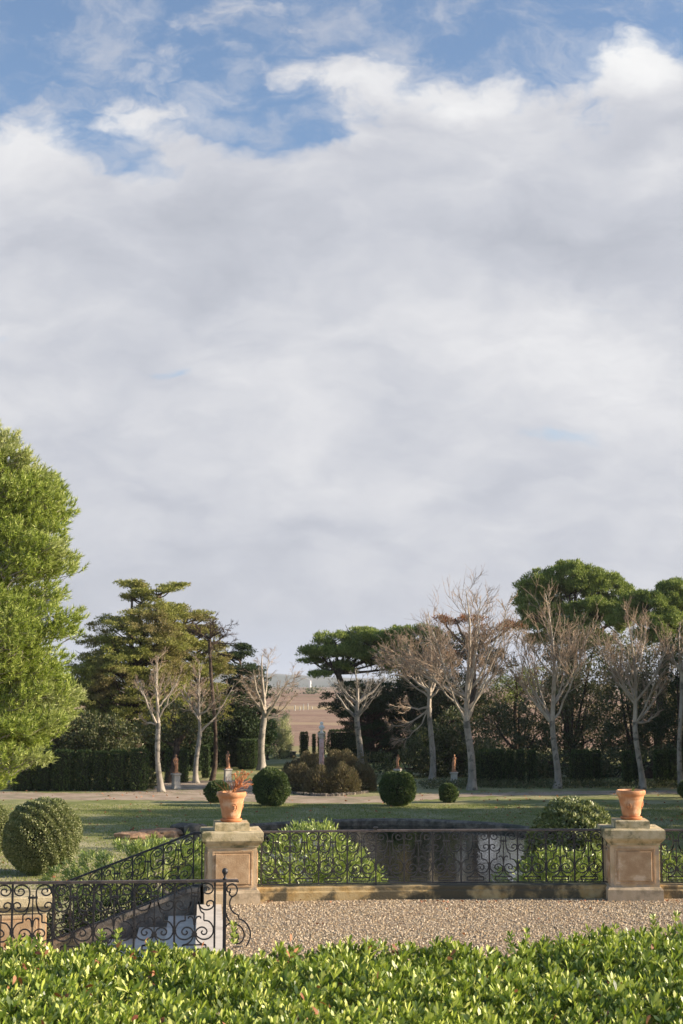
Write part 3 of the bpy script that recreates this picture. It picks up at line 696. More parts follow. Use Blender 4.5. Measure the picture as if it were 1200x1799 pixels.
# near railing in front of the stairwell, with a ball finial post and end volute
YN0, YN1 = 16.80, 17.12
def near(x): return x, YN1 + (x + 1.37) * .075, math.atan(.075)
pts = [near(-1.37 - .115 - .4665 * i) for i in range(11)][::-1]
t = railing('iron_railing', 'near black wrought iron railing with ball finial in front of the stairwell', pts, lambda x: 0, .2325, lambda x: 1.045, lambda x: .10, extra_posts=[near(-1.19)[0:0] or (-1.215, YN1 + .012, 0)], rust=True)
# remove nothing: the last extra post is the tip of the rail; hide it as a short drop end
tip = [o for o in t.children if o.name.startswith('baluster')][-1]; tip.scale = (.8, .8, .02)
x, y = -1.37, YN1
mb = MB(); box(mb, (x, y, .52), (.038, .038, 1.02)); mb.build('end_post', IRON, t)
mb = MB(); loft(mb, (x, y, 1.058), [(.018, 0), (.026, .005), (.026, .015), (.014, .025), (.012, .04), (.022, .052)] + [(.036 * math.sin(w), .095 - .04 * math.cos(w)) for w in np.linspace(.5, PI, 9)], 0, 16, cap=True)
mb.build('ball_finial', IRON, t, smooth=True)
mb = MB()      # end volute right of the post (zoom px relative to the post, 1176 per m)
for st in ([(80, 90), (68, 130), (38, 125), (30, 80), (60, 38), (110, 25), (160, 60), (172, 115), (150, 170), (105, 195), (70, 175), (62, 145), (85, 140)],
           [(105, 195), (78, 240), (70, 300), (92, 370), (140, 420), (195, 448)],
           [(195, 492), (262, 520), (325, 590), (358, 680), (345, 780), (300, 860)],
           [(25, 420), (45, 490), (90, 545), (150, 560)],
           [(150, 560), (225, 600), (270, 680), (262, 760), (215, 820), (150, 815), (120, 770), (140, 735), (165, 750)],
           [(25, 590), (70, 555), (130, 548)], [(110, 665), (165, 680), (195, 740), (180, 790)]):
    tube(mb, [(x + p[0] / 1176, y, 1.03 - p[1] / 1176) for p in catmull(st)], IR, 4)
tube(mb, [(x + 195 / 1176, y, 1.03 - 448 / 1176), (x + 195 / 1176, y, 1.03 - 492 / 1176)], IR, 4)
box(mb, (x + 140 / 1176, y, 1.03 - 556 / 1176), (.05, .03, .03)); box(mb, (x + .15, y, 1.03 - .74), (.1, .02, .012))
mb.build('end_volute', IRON, t)
# kerb under the near railing
mb = MB(); box(mb, (-3.9, 17.0, .045), (5.2, .26, .11)); tag(mb.build('stair_kerb', DSTONE), 'low stone kerb under the near railing beside the stairwell', 'kerb')

# stair going down to the left
def stair():
    t = thing('stone_stair', 'pale stone stair going down to the left behind the near railing', 'stair', (-3.4, 20, -1))
    zz = .012; ra = math.atan(SR); px_, py_ = -2.17, 22.35
    def rb(mb, u0, u1, z0, z1, v0=-5.0, v1=-.05):
        """box given along the run (u, to the right) and across it (v), turned with the pier"""
        u, v = (u0 + u1) / 2, (v0 + v1) / 2
        box(mb, (px_ + u * math.cos(ra) - v * math.sin(ra), py_ + u * math.sin(ra) + v * math.cos(ra), (z0 + z1) / 2), (u1 - u0, v1 - v0, z1 - z0), ra)
    mb = MB(); rb(mb, -.04, .33, -.3, zz); mb.build('top_slab', STEP, t)
    for i in range(6):
        z = zz - .165 * (i + 1); mb = MB(); rb(mb, -.44 * (i + 1) - .03, -.44 * i - .043, z - .5, z); mb.build('step', STEP, t)
    for nm, yy, zs in (('stringer', (-.17, .20), [(.0, .225), (-.13, .225), (-2.73, .225 - 2.6 * SL), (-2.73, GZ), (0, GZ)]),
                       ('stringer_coping', (-.22, .25), [(0, .245), (-.13, .245), (-2.73, .245 - 2.6 * SL), (-2.73, .19 - 2.6 * SL), (-.13, .185), (0, .185)])):
        mb = MB(); V = []
        for y in yy:
            for x, z in zs: X = -2.17 + x; V.append((X, YS(X) + y, z))
        n = len(zs); mb.add(V, [tuple(range(n)), tuple(range(2 * n - 1, n - 1, -1))] + [(i, i + n, (i + 1) % n + n, (i + 1) % n) for i in range(n)])
        mb.build(nm, DSTONE, t)
stair()
mb = MB(); box(mb, (-9.0, 20.6, GZ + .59), (8.9, 7.0, 1.28)); tag(mb.build('stair_landing', GRAVEL), kind='structure')

# ------------------------------------------------------------------ PLANTS ON AND BELOW THE TERRACE
def hedge_front():
    rs = np.random.RandomState(11)
    t = thing('hedge', 'broad bright green hedge with small leathery leaves filling the foreground', 'hedge', (0, 12.5, 0))
    def top(x, y):
        return .705 + .02 * np.sin(x * 2.1 + 1) + .02 * np.sin(x * 4.7 + y * 2) + .025 * np.sin(y * 3.1 + x) + .02 * np.sin(x * 9 + y * 7) + .12 * np.clip((x - 1.9), 0, 1.5) / 1.5
    def edge(x): return 14.45 + .16 * np.sin(x * 3 + .5) + .10 * np.sin(x * 7.3) + .45 * np.clip(x - 1.6, 0, 1.2) - .05 * np.exp(-((x - .7) / .6) ** 2)
    mb = MB()
    for (n, dz, jz, up) in ((16500, 0.0, .03, 1.1), (8500, -.10, .04, .8), (5000, -.2, .05, .4)):
        x = rs.uniform(-4.6, 4.8, n); y = rs.uniform(9.4, 15.2, n)
        lump = .035 * np.sin(x * 17 + 3 * np.sin(y * 5)) * np.sin(y * 14 + 2 * np.sin(x * 6))
        keep = (y < edge(x)) & (rs.uniform(size=n) < .66 + .42 * np.sin(x * 6 + 2 * np.sin(y * 4)) * np.sin(y * 7 + x))
        k = keep if dz == 0 else y < edge(x)
        x, y, lump = x[k], y[k], lump[k]; n = len(x)
        ed = np.clip((y - edge(x) + .35) / .35, 0, 1)
        z = top(x, y) + lump + dz + rs.normal(size=n) * jz - .22 * ed ** 3
        m = 8; ph = rs.uniform(0, 6.28, n)[:, None] + np.arange(m)[None] * 2.4
        el = np.linspace(.5, 1.35, m)[None] + rs.uniform(-.15, .15, (n, m))         # outer leaves flatter
        tl = rs.normal(size=(n, 1, 3)) * .16
        ax = np.stack([np.cos(ph) * np.cos(el), np.sin(ph) * np.cos(el), np.sin(el) * up], -1) + tl + np.array([.10, 0, 0])
        pos = np.repeat(np.stack([x, y, z], -1)[:, None], m, 1); pos[..., 2] += el * .03 - .02
        s = rs.uniform(.6, 1.2, (n, 1)) * rs.uniform(.75, 1.15, (n, m))
        leaves(mb, rs, pos.reshape(-1, 3), ax.reshape(-1, 3), .098 * s.ravel(), .0250 * s.ravel(), shape='oblong', curl=.03)
    # tall shoots that stand over the top
    for (px, py, D) in ((410, 1628, 14.2), (175, 1643, 14.2), (208, 1640, 14.2), (1150, 1616, 15.2), (1190, 1610, 15.3), (925, 1640, 14.4), (895, 1646, 14.4), (1080, 1632, 14.9)):
        p = P(px, py, D)
        for q in range(4):
            m = 9; b = np.array([p.x + rs.normal() * .012, p.y + rs.normal() * .012, p.z - .055 * q])
            ph = rs.uniform(0, 6) + np.arange(m) * 2.4; el = np.linspace(.4, 1.3, m)
            leaves(mb, rs, np.tile(b, (m, 1)), np.stack([np.cos(ph) * np.cos(el), np.sin(ph) * np.cos(el), np.sin(el)], -1), .07, .019, shape='oblong', curl=.03)
    # front face below
    mb.build('foliage', L_HEDGE, t)
    mb = MB(); n = 420
    x = rs.uniform(-4, 4.5, n); y = rs.uniform(10, 14.2, n); z = top(x, y) + rs.uniform(-.03, .07, n)
    cl = rs.randint(0, 60, n); cx_, cy_ = rs.uniform(-4, 4.5, 60), rs.uniform(10, 14.2, 60); k = rs.uniform(size=n) < .7; x[k] = cx_[cl[k]] + rs.normal(size=k.sum()) * .05; y[k] = cy_[cl[k]] + rs.normal(size=k.sum()) * .05
    leaves(mb, rs, np.stack([x, y, z], -1), rs.normal(size=(n, 3)) + np.array([0, 0, .5]), .085, .036, shape='oblong', curl=.08)
    mb.build('dead_leaves', L_DEAD, t)
    mb = MB()
    for i in range(420):
        x, y = rs.uniform(-4.6, 4.8), rs.uniform(9.5, 14.3); z1 = top(x, y) - .06
        p, r = poly_branch(rs, (x, y, -.02), (rs.uniform(-.3, .3), rs.uniform(-.3, .3), 1), z1, .012, .005, 4, .1, .05); tube(mb, p, r, 4)
    mb.build('stems', BARKD, t)
hedge_front()

def rosette_bush(name, label, cat, base, puffs, rs, mat, L=.13, Wd=.02, dens=26, nper=11, group=None, top=True, shape='oblong', up=.9):
    t = thing(name, label, cat, base, group); mb = MB()
    c = on_puffs(rs, puffs, dens, .78); n = len(c)
    cen = np.mean([p[:3] for p in puffs], 0); out = nrm(c - cen); out[:, 2] = np.abs(out[:, 2]) * .6
    m = nper; pos = np.repeat(c, m, 0) + rs.normal(size=(n * m, 3)) * .025
    ax = np.repeat(out * .75 + np.array([0, 0, up]), m, 0) + rs.normal(size=(n * m, 3)) * .48
    s = rs.uniform(.7, 1.25, n * m); leaves(mb, rs, pos, ax, L * s, Wd * s, shape=shape, curl=.05)
    mb.build('foliage', mat, t)
    mb = MB(); b = np.array(base)
    for i in range(40):
        e = c[rs.randint(n)]; mid = (b + e) / 2 + rs.normal(size=3) * .15; mid[2] += .2
        s = b + np.array([rs.uniform(-.5, .5), rs.uniform(-.3, .3), 0])
        tube(mb, [s, mid, e], [.02, .014, .006], 4)
    mb.build('stems', BARKD, t)
    return t
def pf(px, py, rpx, rpz, D, ry=None):
    p = P(px, py, D); k = D / 2560.0; rx = rpx * k
    return (p.x, p.y, p.z, rx, rx * .85 if ry is None else ry, rpz * k)
def base_of(puffs, z=GZ): return (np.mean([p[0] for p in puffs]), np.mean([p[1] for p in puffs]), z)
rs = np.random.RandomState(21)
ps = [pf(550, 1545, 100, 88, 25.2), pf(500, 1520, 55, 50, 24.6), pf(610, 1560, 60, 55, 24.8), pf(545, 1500, 60, 48, 25.4), pf(470, 1560, 38, 45, 24.2), pf(660, 1580, 25, 35, 24.5), pf(490, 1590, 60, 60, 24.2), pf(520, 1480, 30, 26, 25.4), pf(560, 1470, 28, 18, 25.2)]
rosette_bush('oleander_bush', 'tall oleander bush with long bright leaves behind the long railing, next to the left pier', 'bush', base_of(ps), ps, rs, L_OLEA, .125, .019, 34, 12, 'oleander bushes below the terrace')
ps = [pf(1000, 1560, 85, 60, 24.9), pf(930, 1560, 60, 45, 24.8), pf(1040, 1540, 40, 50, 24.7), pf(975, 1530, 45, 40, 24.9), pf(900, 1575, 40, 35, 24.7)]
rosette_bush('oleander_bush', 'low oleander bush behind the long railing, next to the right pier', 'bush', base_of(ps), ps, rs, L_OLEA, .115, .019, 34, 12, 'oleander bushes below the terrace')
ps = [pf(1180, 1545, 40, 50, 24.6), pf(1230, 1540, 45, 40, 24.6), pf(1165, 1575, 30, 45, 24.4)]
rosette_bush('oleander_bush', 'oleander bush seen right of the right pier at the picture edge', 'bush', base_of(ps), ps, rs, L_OLEA, .115, .019, 34, 12, 'oleander bushes below the terrace')
ps = [pf(300, 1540, 70, 60, 26.2), pf(230, 1530, 60, 48, 26.6), pf(170, 1540, 60, 40, 26.8), pf(330, 1515, 40, 45, 25.8), pf(115, 1555, 40, 32, 27), pf(340, 1570, 40, 60, 25.2), pf(270, 1500, 40, 25, 26.4)]
rosette_bush('oleander_bush', 'spreading oleander bush behind the sloping stair railing', 'bush', base_of(ps), ps, rs, L_OLEA, .125, .018, 34, 12, 'oleander bushes below the terrace')
ps = [pf(110, 1620, 75, 55, 24.2), pf(200, 1625, 85, 50, 24.0), pf(280, 1620, 60, 50, 23.8)]
rosette_bush('shrub', 'dark small leaved shrub in the shade under the stair railing', 'bush', base_of(ps), ps, rs, L_CLIP, .05, .028, 60, 12, None, shape='diamond')
# ------------------------------------------------------------------ CLIPPED BALLS
def ball_bush(name, label, px, py, rpx, hpx, seed, mat, leafL, dens, group='clipped ball bushes on the lawn', flat=.9, z=GZ):
    rs = np.random.RandomState(seed); b = G(px, py, z); k = b.y / 2545.0; r = rpx * k; rz = hpx * k / 2
    t = thing(name, label, 'bush', (b.x, b.y, z), group); c = np.array([b.x, b.y + r * .2, z + rz * 1.0])
    n = int(dens * r * r * 4 * PI); d = runit(rs, n)
    e = .82; sq = np.sign(d) * np.abs(d) ** e; sq = sq / np.linalg.norm(sq, axis=1, keepdims=True) ** .9
    lump = 1 + (.035 if seed < 5 else .07) * np.sin(d[:, 0] * 5 + seed * 2) * np.sin(d[:, 2] * 5 + seed) + .03 * np.sin(d[:, 0] * 15 + d[:, 1] * 13 + d[:, 2] * 11 + seed)
    rr = lump * (1 - rs.uniform(0, 1, n) ** 2.5 * .14)
    pos = c + sq * np.array([r, r, rz]) * rr[:, None]
    ax = d * .7 + rs.normal(size=d.shape) * .6; s = rs.uniform(.7, 1.3, n)
    mb = MB(); leaves(mb, rs, pos, ax, leafL * s, leafL * .6 * s, .2); mb.build('foliage', mat, t)
    mb = MB(); m = 14
    if not group: c = c + np.array([0, 0, -.04])
    loft(mb, c, [(.84 * r * math.sin(w), -.84 * rz * math.cos(w)) for w in np.linspace(.05, PI - .05, m)], 0, 20); mb.build('branches', CORE, t, smooth=True)  # solid dark core behind the leaves, standing in for inner shade
    mb = MB()
    for i in range(4): p, q = poly_branch(rs, (b.x + rs.uniform(-.1, .1), b.y, z - .02), (rs.uniform(-.4, .4), rs.uniform(-.3, .3), 1), rz * .7, .05, .03, 3, .05, 0); tube(mb, p, q, 6)
    mb.build('trunk', BARKD, t); return t
ball_bush('ball_bush', 'large clipped ball bush at left, nearest of all the balls', 70, 1537, 66, 130, 3, L_BOX, .058, 3300)
ball_bush('ball_bush', 'clipped ball bush cut by the left picture edge, behind the largest ball', -22, 1505, 36, 95, 4, L_BOX, .06, 2400)
ball_bush('ball_bush', 'small low ball bush behind the pot of dried twigs', 381, 1410, 21, 37, 5, L_BOXF, .08, 1500)
ball_bush('ball_bush', 'clipped round bush left of the brown shrubs on the lawn', 476, 1416, 32, 64, 6, L_BOXF, .08, 1500)
ball_bush('ball_bush', 'clipped round bush right of the brown shrubs, in front of the rightward statues', 699, 1416, 31, 59, 7, L_BOXF, .09, 1400)
ball_bush('ball_bush', 'smallest ball bush on the lawn, in front of the rightmost statue pedestal', 788, 1410, 16, 32, 8, L_BOXF, .08, 1600)
ball_bush('rounded_bush', 'domed broad leaved bush rising behind the railing beside the right pier', 1016, 1668, 88, 255, 2, L_BOX, .085, 2300, None)
ball_bush('ball_bush', 'ball bush at the right picture edge beside the far path', 1208, 1402, 15, 30, 9, L_BOXF, .08, 1500)

# brown winter shrubs round the column, wispy plumes behind
def brown_shrub(px, py, rpx, hpx, label, seed):
    rs = np.random.RandomState(seed); b = G(px, py); k = b.y / 2530.0; r = rpx * k; h = hpx * k
    t = thing('winter_shrub', label, 'shrub', (b.x, b.y, GZ), 'brown winter shrubs round the column'); mb = MB()
    n = int(1500 * r * h * 2); d = runit(rs, n); d[:, 2] = np.abs(d[:, 2])
    rr = 1 - rs.uniform(0, 1, n) ** 2 * .5
    rr *= 1 + .08 * np.sin(d[:, 0] * 9 + seed) * np.sin(d[:, 2] * 9)
    pos = np.array([b.x, b.y, GZ]) + d * np.array([r, r * .9, h]) * rr[:, None]
    leaves(mb, rs, pos, d + rs.normal(size=d.shape) * .5 + np.array([0, 0, .5]), rs.uniform(.10, .22, n), rs.uniform(.03, .06, n), .2); mb.build('foliage', L_BROWN, t)
    mb = MB()
    for i in range(50):
        dd = runit(rs, 1)[0]; dd[2] = abs(dd[2]); p, q = poly_branch(rs, (b.x, b.y, GZ), dd, math.hypot(r * dd[0], h * dd[2]) * 1.08, .015, .006, 4, .1, .05); tube(mb, p, q, 3)
    mb.build('stems', BARKD, t)
for i, a in enumerate([(526, 1390, 30, 46, 'brown shrub at the left end of the front row of winter shrubs'), (562, 1394, 30, 46, 'brown shrub second from left in the front row of winter shrubs'), (602, 1394, 32, 50, 'brown shrub third from left in the front row of winter shrubs'),
                       (635, 1390, 26, 46, 'brown shrub at the right end of the front row of winter shrubs'), (545, 1372, 34, 48, 'olive brown shrub behind the front row, left of the column'), (598, 1370, 38, 50, 'olive brown shrub behind the front row, right of the column'), (512, 1372, 16, 32, 'low greyish shrub at the far left of the winter shrubs'), (645, 1374, 14, 28, 'low shrub at the far right of the winter shrubs')]):
    brown_shrub(*a, 50 + i)
def plumes(x0, x1, py0, py1, label, seed, n=70):
    rs = np.random.RandomState(seed); mb = MB(); b = G((x0 + x1) / 2, 1362); t = thing('plume_grass', label, 'grass clump', tuple(b)); k = b.y / 2530
    st = MB()
    for i in range(n):
        px = rs.uniform(x0, x1); top_ = P(px, rs.uniform(py0, py1), b.y + rs.uniform(-1, 1)); s = G(px + rs.uniform(-8, 8), 1362)
        m = s.lerp(top_, .65); m.x += rs.uniform(-.1, .1); e = np.array(top_); bend = rs.uniform(-.35, .35)
        pts = [np.array(s), np.array(m), e, e + np.array([bend * .6, 0, -.04]), e + np.array([bend, 0, -.16])]
        tube(st, pts, [.012, .01, .02, .035, .01], 3)
    st.build('stems', L_GRASS, t)
plumes(598, 652, 1318, 1342, 'wispy arching plumes above the brown shrubs right of the column', 71)
plumes(512, 556, 1326, 1345, 'wispy stems above the brown shrubs left of the column', 72, 40)
rs = np.random.RandomState(5); mb = MB()
for i in range(60):
    px = 500 + 145 * i / 59; py = 1393 + 6 * math.sin(i / 59 * PI); p = G(px, py); box(mb, (p.x, p.y, GZ + .04 + rs.uniform(-.02, .02)), (rs.uniform(.1, .16), .15, rs.uniform(.12, .2)), rs.uniform(-.3, .3))
tag(mb.build('stone_edging', DSTONE), 'curved stone edging in front of the brown shrubs', 'edging')

# ------------------------------------------------------------------ TREES
def bare_tree(name, label, px, py, ptop, pfork, left, right, tw, seed, limbs=8, up=.06, dens=1.0, group='bare plane trees round the lawn', lean=0.0, bark=None, twig=None, off=0, upright=.75, extra=None):
    rs = np.random.RandomState(seed); b = np.array(G(px, py)); D = b[1]; k = D / 2535.0
    H = (py - ptop) * k; hf = (py - pfork) * k; wl = (px - left) * k; wr = (right - px) * k; r0 = tw * k / 2
    t = thing(name, label, 'tree', tuple(b), group)
    # trunk
    n = 9; T = [b - np.array([0, 0, .1])]; ph = rs.uniform(0, 6)
    for i in range(1, n + 1):
        f = i / n; T.append(b + np.array([lean * k * f + .10 * math.sin(f * 4 + ph) * hf / 4, .1 * math.sin(f * 3 + ph), hf * f]))
    T = np.array(T); rr = r0 * (1.35 * np.exp(-np.linspace(0, n, n + 1) * 1.3) * .5 + np.linspace(1.0, .78, n + 1)) ; rr[-1] *= 1.12
    for i in range(3, n): rr[i] *= 1 + rs.uniform(-.06, .08)
    mb = MB(); tube(mb, T, rr, 10); mb.build('trunk', bark or BARKG, t, smooth=True)
    top = T[-1]; big = MB(); tw_ = MB(); L1 = []
    lead = np.array([T[-1] + np.array([math.sin(f * 3 + ph) * .12 * (H - hf) * f * .5, math.cos(f * 2 + ph) * .05 * (H - hf) * f, (H - hf) * f * rs.uniform(.98, 1.0)]) for f in np.linspace(0, 1, 9)])
    lr = rs.uniform(.22, .42); fat = min(1.0, (8 / limbs) ** .6)
    for i in range(limbs):
        az = 2 * PI * (i + rs.uniform(-.3, .3)) / limbs; fx = math.copysign(abs(math.cos(az)) ** .55, math.cos(az))
        w = (wr if fx > 0 else wl); tgt_r = w * rs.uniform(.75, 1.15); hh = (H - hf) * rs.uniform(.62, 1.0) * (1.0 - .28 * abs(fx) ** 2)
        if i == 0: tgt_r *= .3; hh = (H - hf)
        e = np.array([fx * tgt_r, math.sin(az) * (wl + wr) / 2 * rs.uniform(.4, .9), hh])
        if i == 0: L1.append((lead, r0 * .72)); continue
        uu = rs.uniform(-.35, 1) * lr
        p0 = along(lead, max(0, uu))[0] if uu > 0 else along(T, 1 + uu * .6)[0]; e[2] -= max(0, uu) * (H - hf) * .8
        m1 = p0 + e * np.array([.62, .62, .38]) * rs.uniform(.85, 1.1) if rs.rand() > 1 - upright else p0 + e * .45 + np.array([0, 0, -.1 * hh])
        pts = [p0 * (1 - s) ** 2 + 2 * m1 * s * (1 - s) + (p0 + e) * s * s for s in np.linspace(0, 1, 9)]
        pts = np.array(pts); pts[1:] += rs.normal(size=(8, 3)) * .03 * H / 9
        L1.append((pts, r0 * fat * rs.uniform(.36, .58)))
    if extra:
        for (ex, ez, r) in extra:
            e = P(px + ex, ez, D + rs.uniform(-.5, .5)); m = np.array([(top[0] + e.x) / 2, D, min(top[2], e.z) - .15])
            pts = np.array([top * (1 - s) ** 2 + 2 * m * s * (1 - s) + np.array(e) * s * s for s in np.linspace(0, 1, 9)]); pts[1:] += rs.normal(size=(8, 3)) * .03; L1.append((pts, r0 * r))
    nt = 0
    for pts, r in L1:
        tube(big, pts, np.linspace(r, r * .14, len(pts)), 6); Ln = np.linalg.norm(pts[-1] - pts[0])
        for j in range(int(11 * dens)):
            f = rs.uniform(.22, .97); p, d = along(pts, f); l2 = Ln * rs.uniform(.18, .46) * (1.2 - f * .7)
            q, rq = poly_branch(rs, p, tilt(rs, d, rs.uniform(.35, .85)), l2, max(.012, r * (1 - f * .8) * .36), .010, 6, .07, up); tube(big, q, rq, 4)
            for k3 in range(int(6 * dens)):
                f3 = rs.uniform(.2, 1); p3, d3 = along(q, f3); l3 = l2 * rs.uniform(.25, .6)
                q3, r3 = poly_branch(rs, p3, tilt(rs, d3, rs.uniform(.3, .8)), l3, .013, .008, 4, .10, up); tube(tw_, q3, r3, 3); nt += 1
                for k4 in range(3):
                    f4 = rs.uniform(.25, 1); p4, d4 = along(q3, f4); q4, r4 = poly_branch(rs, p4, tilt(rs, d4, rs.uniform(.3, .8)), l3 * rs.uniform(.4, .9), .0075, .005, 3, .10, up); tube(tw_, q4, r4, 3)
    big.build('limbs', twig or BARKT, t); tw_.build('twigs', twig or TWIG, t)
    return t
bare_tree('plane_tree', 'slim pale bare tree left of the leftmost statue, in front of the dark hedge', 284, 1391, 1150, 1272, 236, 335, 10, 101, 7, lean=-10, dens=.8, extra=[(-42, 1258, .4)])
bare_tree('plane_tree', 'bare tree with pinkish twigs between the two statues at left', 345, 1376, 1160, 1288, 310, 410, 9, 102, 8, lean=3, dens=.9, up=.0)
bare_tree('plane_tree', 'bare tree with thick grey trunk standing left of the column', 459, 1353, 1150, 1262, 410, 530, 13, 103, 8, lean=4, dens=.9, up=.0, extra=[(60, 1215, .5)])
bare_tree('plane_tree', 'bare tree right of the column with grey branches fanning under the umbrella pine', 632, 1346, 1175, 1258, 585, 690, 12, 104, 8, lean=-3, dens=.7, twig=BARKG)
bare_tree('plane_tree', 'bare tree with long drooping left branches, between the two rightward statues', 758, 1376, 1085, 1245, 672, 820, 11, 105, 10, lean=0, dens=1.0, up=.01, upright=.3, extra=[(-70, 1240, .4), (-75, 1275, .35), (-60, 1300, .25)])
bare_tree('plane_tree', 'tallest bare tree, just right of the rightmost statue', 829, 1388, 1035, 1268, 705, 925, 14, 106, 13, lean=-6, dens=1.15)
bare_tree('plane_tree', 'bare vase shaped tree under the large green pine', 979, 1385, 1040, 1268, 908, 1068, 12, 107, 11, lean=-4, dens=1.05, up=.08)
bare_tree('plane_tree', 'bare tree behind the right terracotta pot', 1128, 1386, 1075, 1270, 1066, 1205, 11, 108, 10, lean=-8, dens=1.0, up=.08, extra=[(30, 1250, .5)])
bare_tree('plane_tree', 'bare tree cut by the right picture edge', 1199, 1387, 1090, 1200, 1165, 1240, 9, 109, 8, dens=.8)

def evergreen(name, label, base_px, puffs, D, seed, mat, cdens=1.3, cr=(.5, .5, .38), nper=34, L=.17, Wd=.07, up=.4, cat='tree', group=None, trunk=.25, limbs=True, z=GZ, rmin=.6, shape='diamond', top=False, bark=None, tlean=0, sub=0):
    """tree whose crown is a set of foliage puffs (px, py, rx, ry in photo pixels, optional depth shift)"""
    rs = np.random.RandomState(seed); ps = []
    for p in puffs:
        dy = p[4] if len(p) > 4 else rs.uniform(-1, 1); ps.append(pf(p[0], p[1], p[2], p[3], D + dy))
    a, _ = slopes(base_px, 1380); b = np.array([a * D, D, z]); t = thing(name, label, cat, tuple(b), group)
    lp = ps
    if sub:
        lp = []
        for (x, y, zz, rx, ry, rz) in ps:
            for d in runit(rs, sub):
                d[2] = abs(d[2]) * 1.1 - .25; q = rs.uniform(.28, .46); lp.append((x + d[0] * rx * .85, y + d[1] * ry * .85, zz + d[2] * rz * .8, rx * q, ry * q, rz * q * 1.1))
    c = on_puffs(rs, lp, cdens * 1.5, rmin, top); mb = MB(); cj = np.array(cr) * rs.uniform(.6, 1.3, (len(c), 1))
    clumps(mb, rs, c, cj, int(nper * 1.35), L * 1.15, Wd * 1.5, up, .8, shape); mb.build('crown', mat, t)
    mb = MB(); hi = max(p[2] for p in ps) ; cx = np.mean([p[0] for p in ps])
    zt = np.mean([p[2] for p in ps]); lo = min(p[2] - p[5] for p in ps); hf = max(lo + .25 * (zt - lo), z + 1.0)
    T = np.array([b + (np.array([cx + tlean, D, hf]) - b) * f + np.array([.12 * math.sin(f * 5 + seed), 0, 0]) for f in np.linspace(-.03, 1, 8)])
    tube(mb, T, np.linspace(trunk * 1.2, trunk * .75, 8), 8)
    mb.build('trunk', bark or BARKD, t, smooth=True)
    mb = MB()
    for p in ps:
        e = np.array(p[:3]); m = (T[-1] + e) / 2 + np.array([0, 0, -.12 * abs(e[2] - T[-1][2])]) + rs.normal(size=3) * .2
        pts = np.array([T[-1] * (1 - s) ** 2 + 2 * m * s * (1 - s) + e * s * s for s in np.linspace(0, 1, 7)]); tube(mb, pts, np.linspace(trunk * .5, trunk * .16, 7), 5)
        for j in range(4):
            q, r = poly_branch(rs, along(pts, rs.uniform(.5, 1))[0], nrm(rs.normal(size=3) + np.array([0, 0, .6])), max(p[3], p[5]) * .9, trunk * .16, .02, 4, .15, 0); tube(mb, q, r, 4)
    mb.build('limbs', bark or BARKD, t); return t

def layered(name, label, base_px, D, seed, mat, rows, cat='tree', group=None, L=.20, Wd=.07, nper=26, z=GZ, trunk=.3, cdens=1.0, tilt_=.12, bark=None):
    """conifer of flat boughs; rows: (py, left px, right px, thickness px, number of boughs)"""
    rs = np.random.RandomState(seed); a, _ = slopes(base_px, 1380); b = np.array([a * D, D, z]); t = thing(name, label, cat, tuple(b), group); k = D / 2535.0
    cen = []; br = MB(); tp = None; L *= .72; Wd *= .62
    for (py, xl, xr, th, nb_) in rows:
        for i in range(nb_):
            xc = (xl + xr) / 2; az = rs.uniform(0, 2 * PI); f = rs.uniform(.35, 1) ** .6
            half = (xr - xl) / 2 * k; c0 = np.array(P(xc, py + rs.uniform(-th, th) * .8, D)); ax = np.array([c0[0], D, c0[2] - .25 * half])
            size = rs.uniform(.14, .26) * half + .32
            e = c0 + np.array([math.cos(az) * (half - size * .6) * f, math.sin(az) * (half - size * .6) * f * .9, tilt_ * half * f])
            n = max(5, int(size * size * 8.5 * cdens)); aa = rs.uniform(0, 2 * PI, n); q = np.sqrt(rs.uniform(0, 1, n)) * size
            pos = e + np.stack([np.cos(aa) * q, np.sin(aa) * q, rs.normal(size=n) * size * .12 - (q / size) ** 2 * .16 * size], 1)
            cen.append(pos); mid = (ax + e) / 2 + np.array([0, 0, -.06 * half]); tube(br, [ax, mid, e, e + (e - mid) * .3], [.07, .05, .03, .012], 4)
    c = np.concatenate(cen); mb = MB(); clumps(mb, rs, c, (.36, .36, .10), int(nper * 2.6), L, Wd * 1.35, .45, .9); mb.build('crown', mat, t)
    ptop = min(r[0] for r in rows); tx = (rows[0][1] + rows[0][2]) / 2; e = np.array(P(tx, ptop + 6, D)); mb = MB()
    T = np.array([b + (e - b) * f + np.array([.1 * math.sin(f * 7 + seed), 0, 0]) for f in np.linspace(-.02, 1, 10)]); tube(mb, T, np.linspace(trunk, .05, 10), 8)
    mb.build('trunk', bark or BARKD, t, smooth=True); br.build('boughs', bark or BARKD, t); return t

# left side
layered('layered_cypress', 'tall dark green conifer with flat layered boughs and a wind swept top, at left', 238, 93, 201, L_CYP,
        [(1030, 200, 262, 7, 6), (1038, 222, 332, 9, 10), (1052, 210, 290, 7, 7), (1072, 228, 330, 10, 9), (1092, 168, 340, 10, 16), (1115, 150, 350, 12, 22), (1140, 128, 350, 12, 26), (1165, 118, 345, 12, 28), (1190, 112, 350, 12, 30), (1215, 108, 345, 12, 30), (1240, 112, 340, 12, 28), (1265, 120, 330, 12, 26), (1285, 130, 320, 10, 20)], nper=24, trunk=.4)
layered('layered_cypress', 'broad olive brown conifer behind the bare trees, right of the wind swept one', 348, 98, 202, L_CYP,
        [(1068, 265, 330, 6, 8), (1085, 270, 375, 10, 14), (1110, 290, 392, 12, 18), (1135, 295, 400, 12, 20), (1160, 295, 405, 12, 20), (1185, 290, 408, 12, 20), (1212, 290, 410, 12, 20), (1240, 290, 410, 12, 20), (1268, 295, 410, 12, 16)], nper=22, trunk=.35)
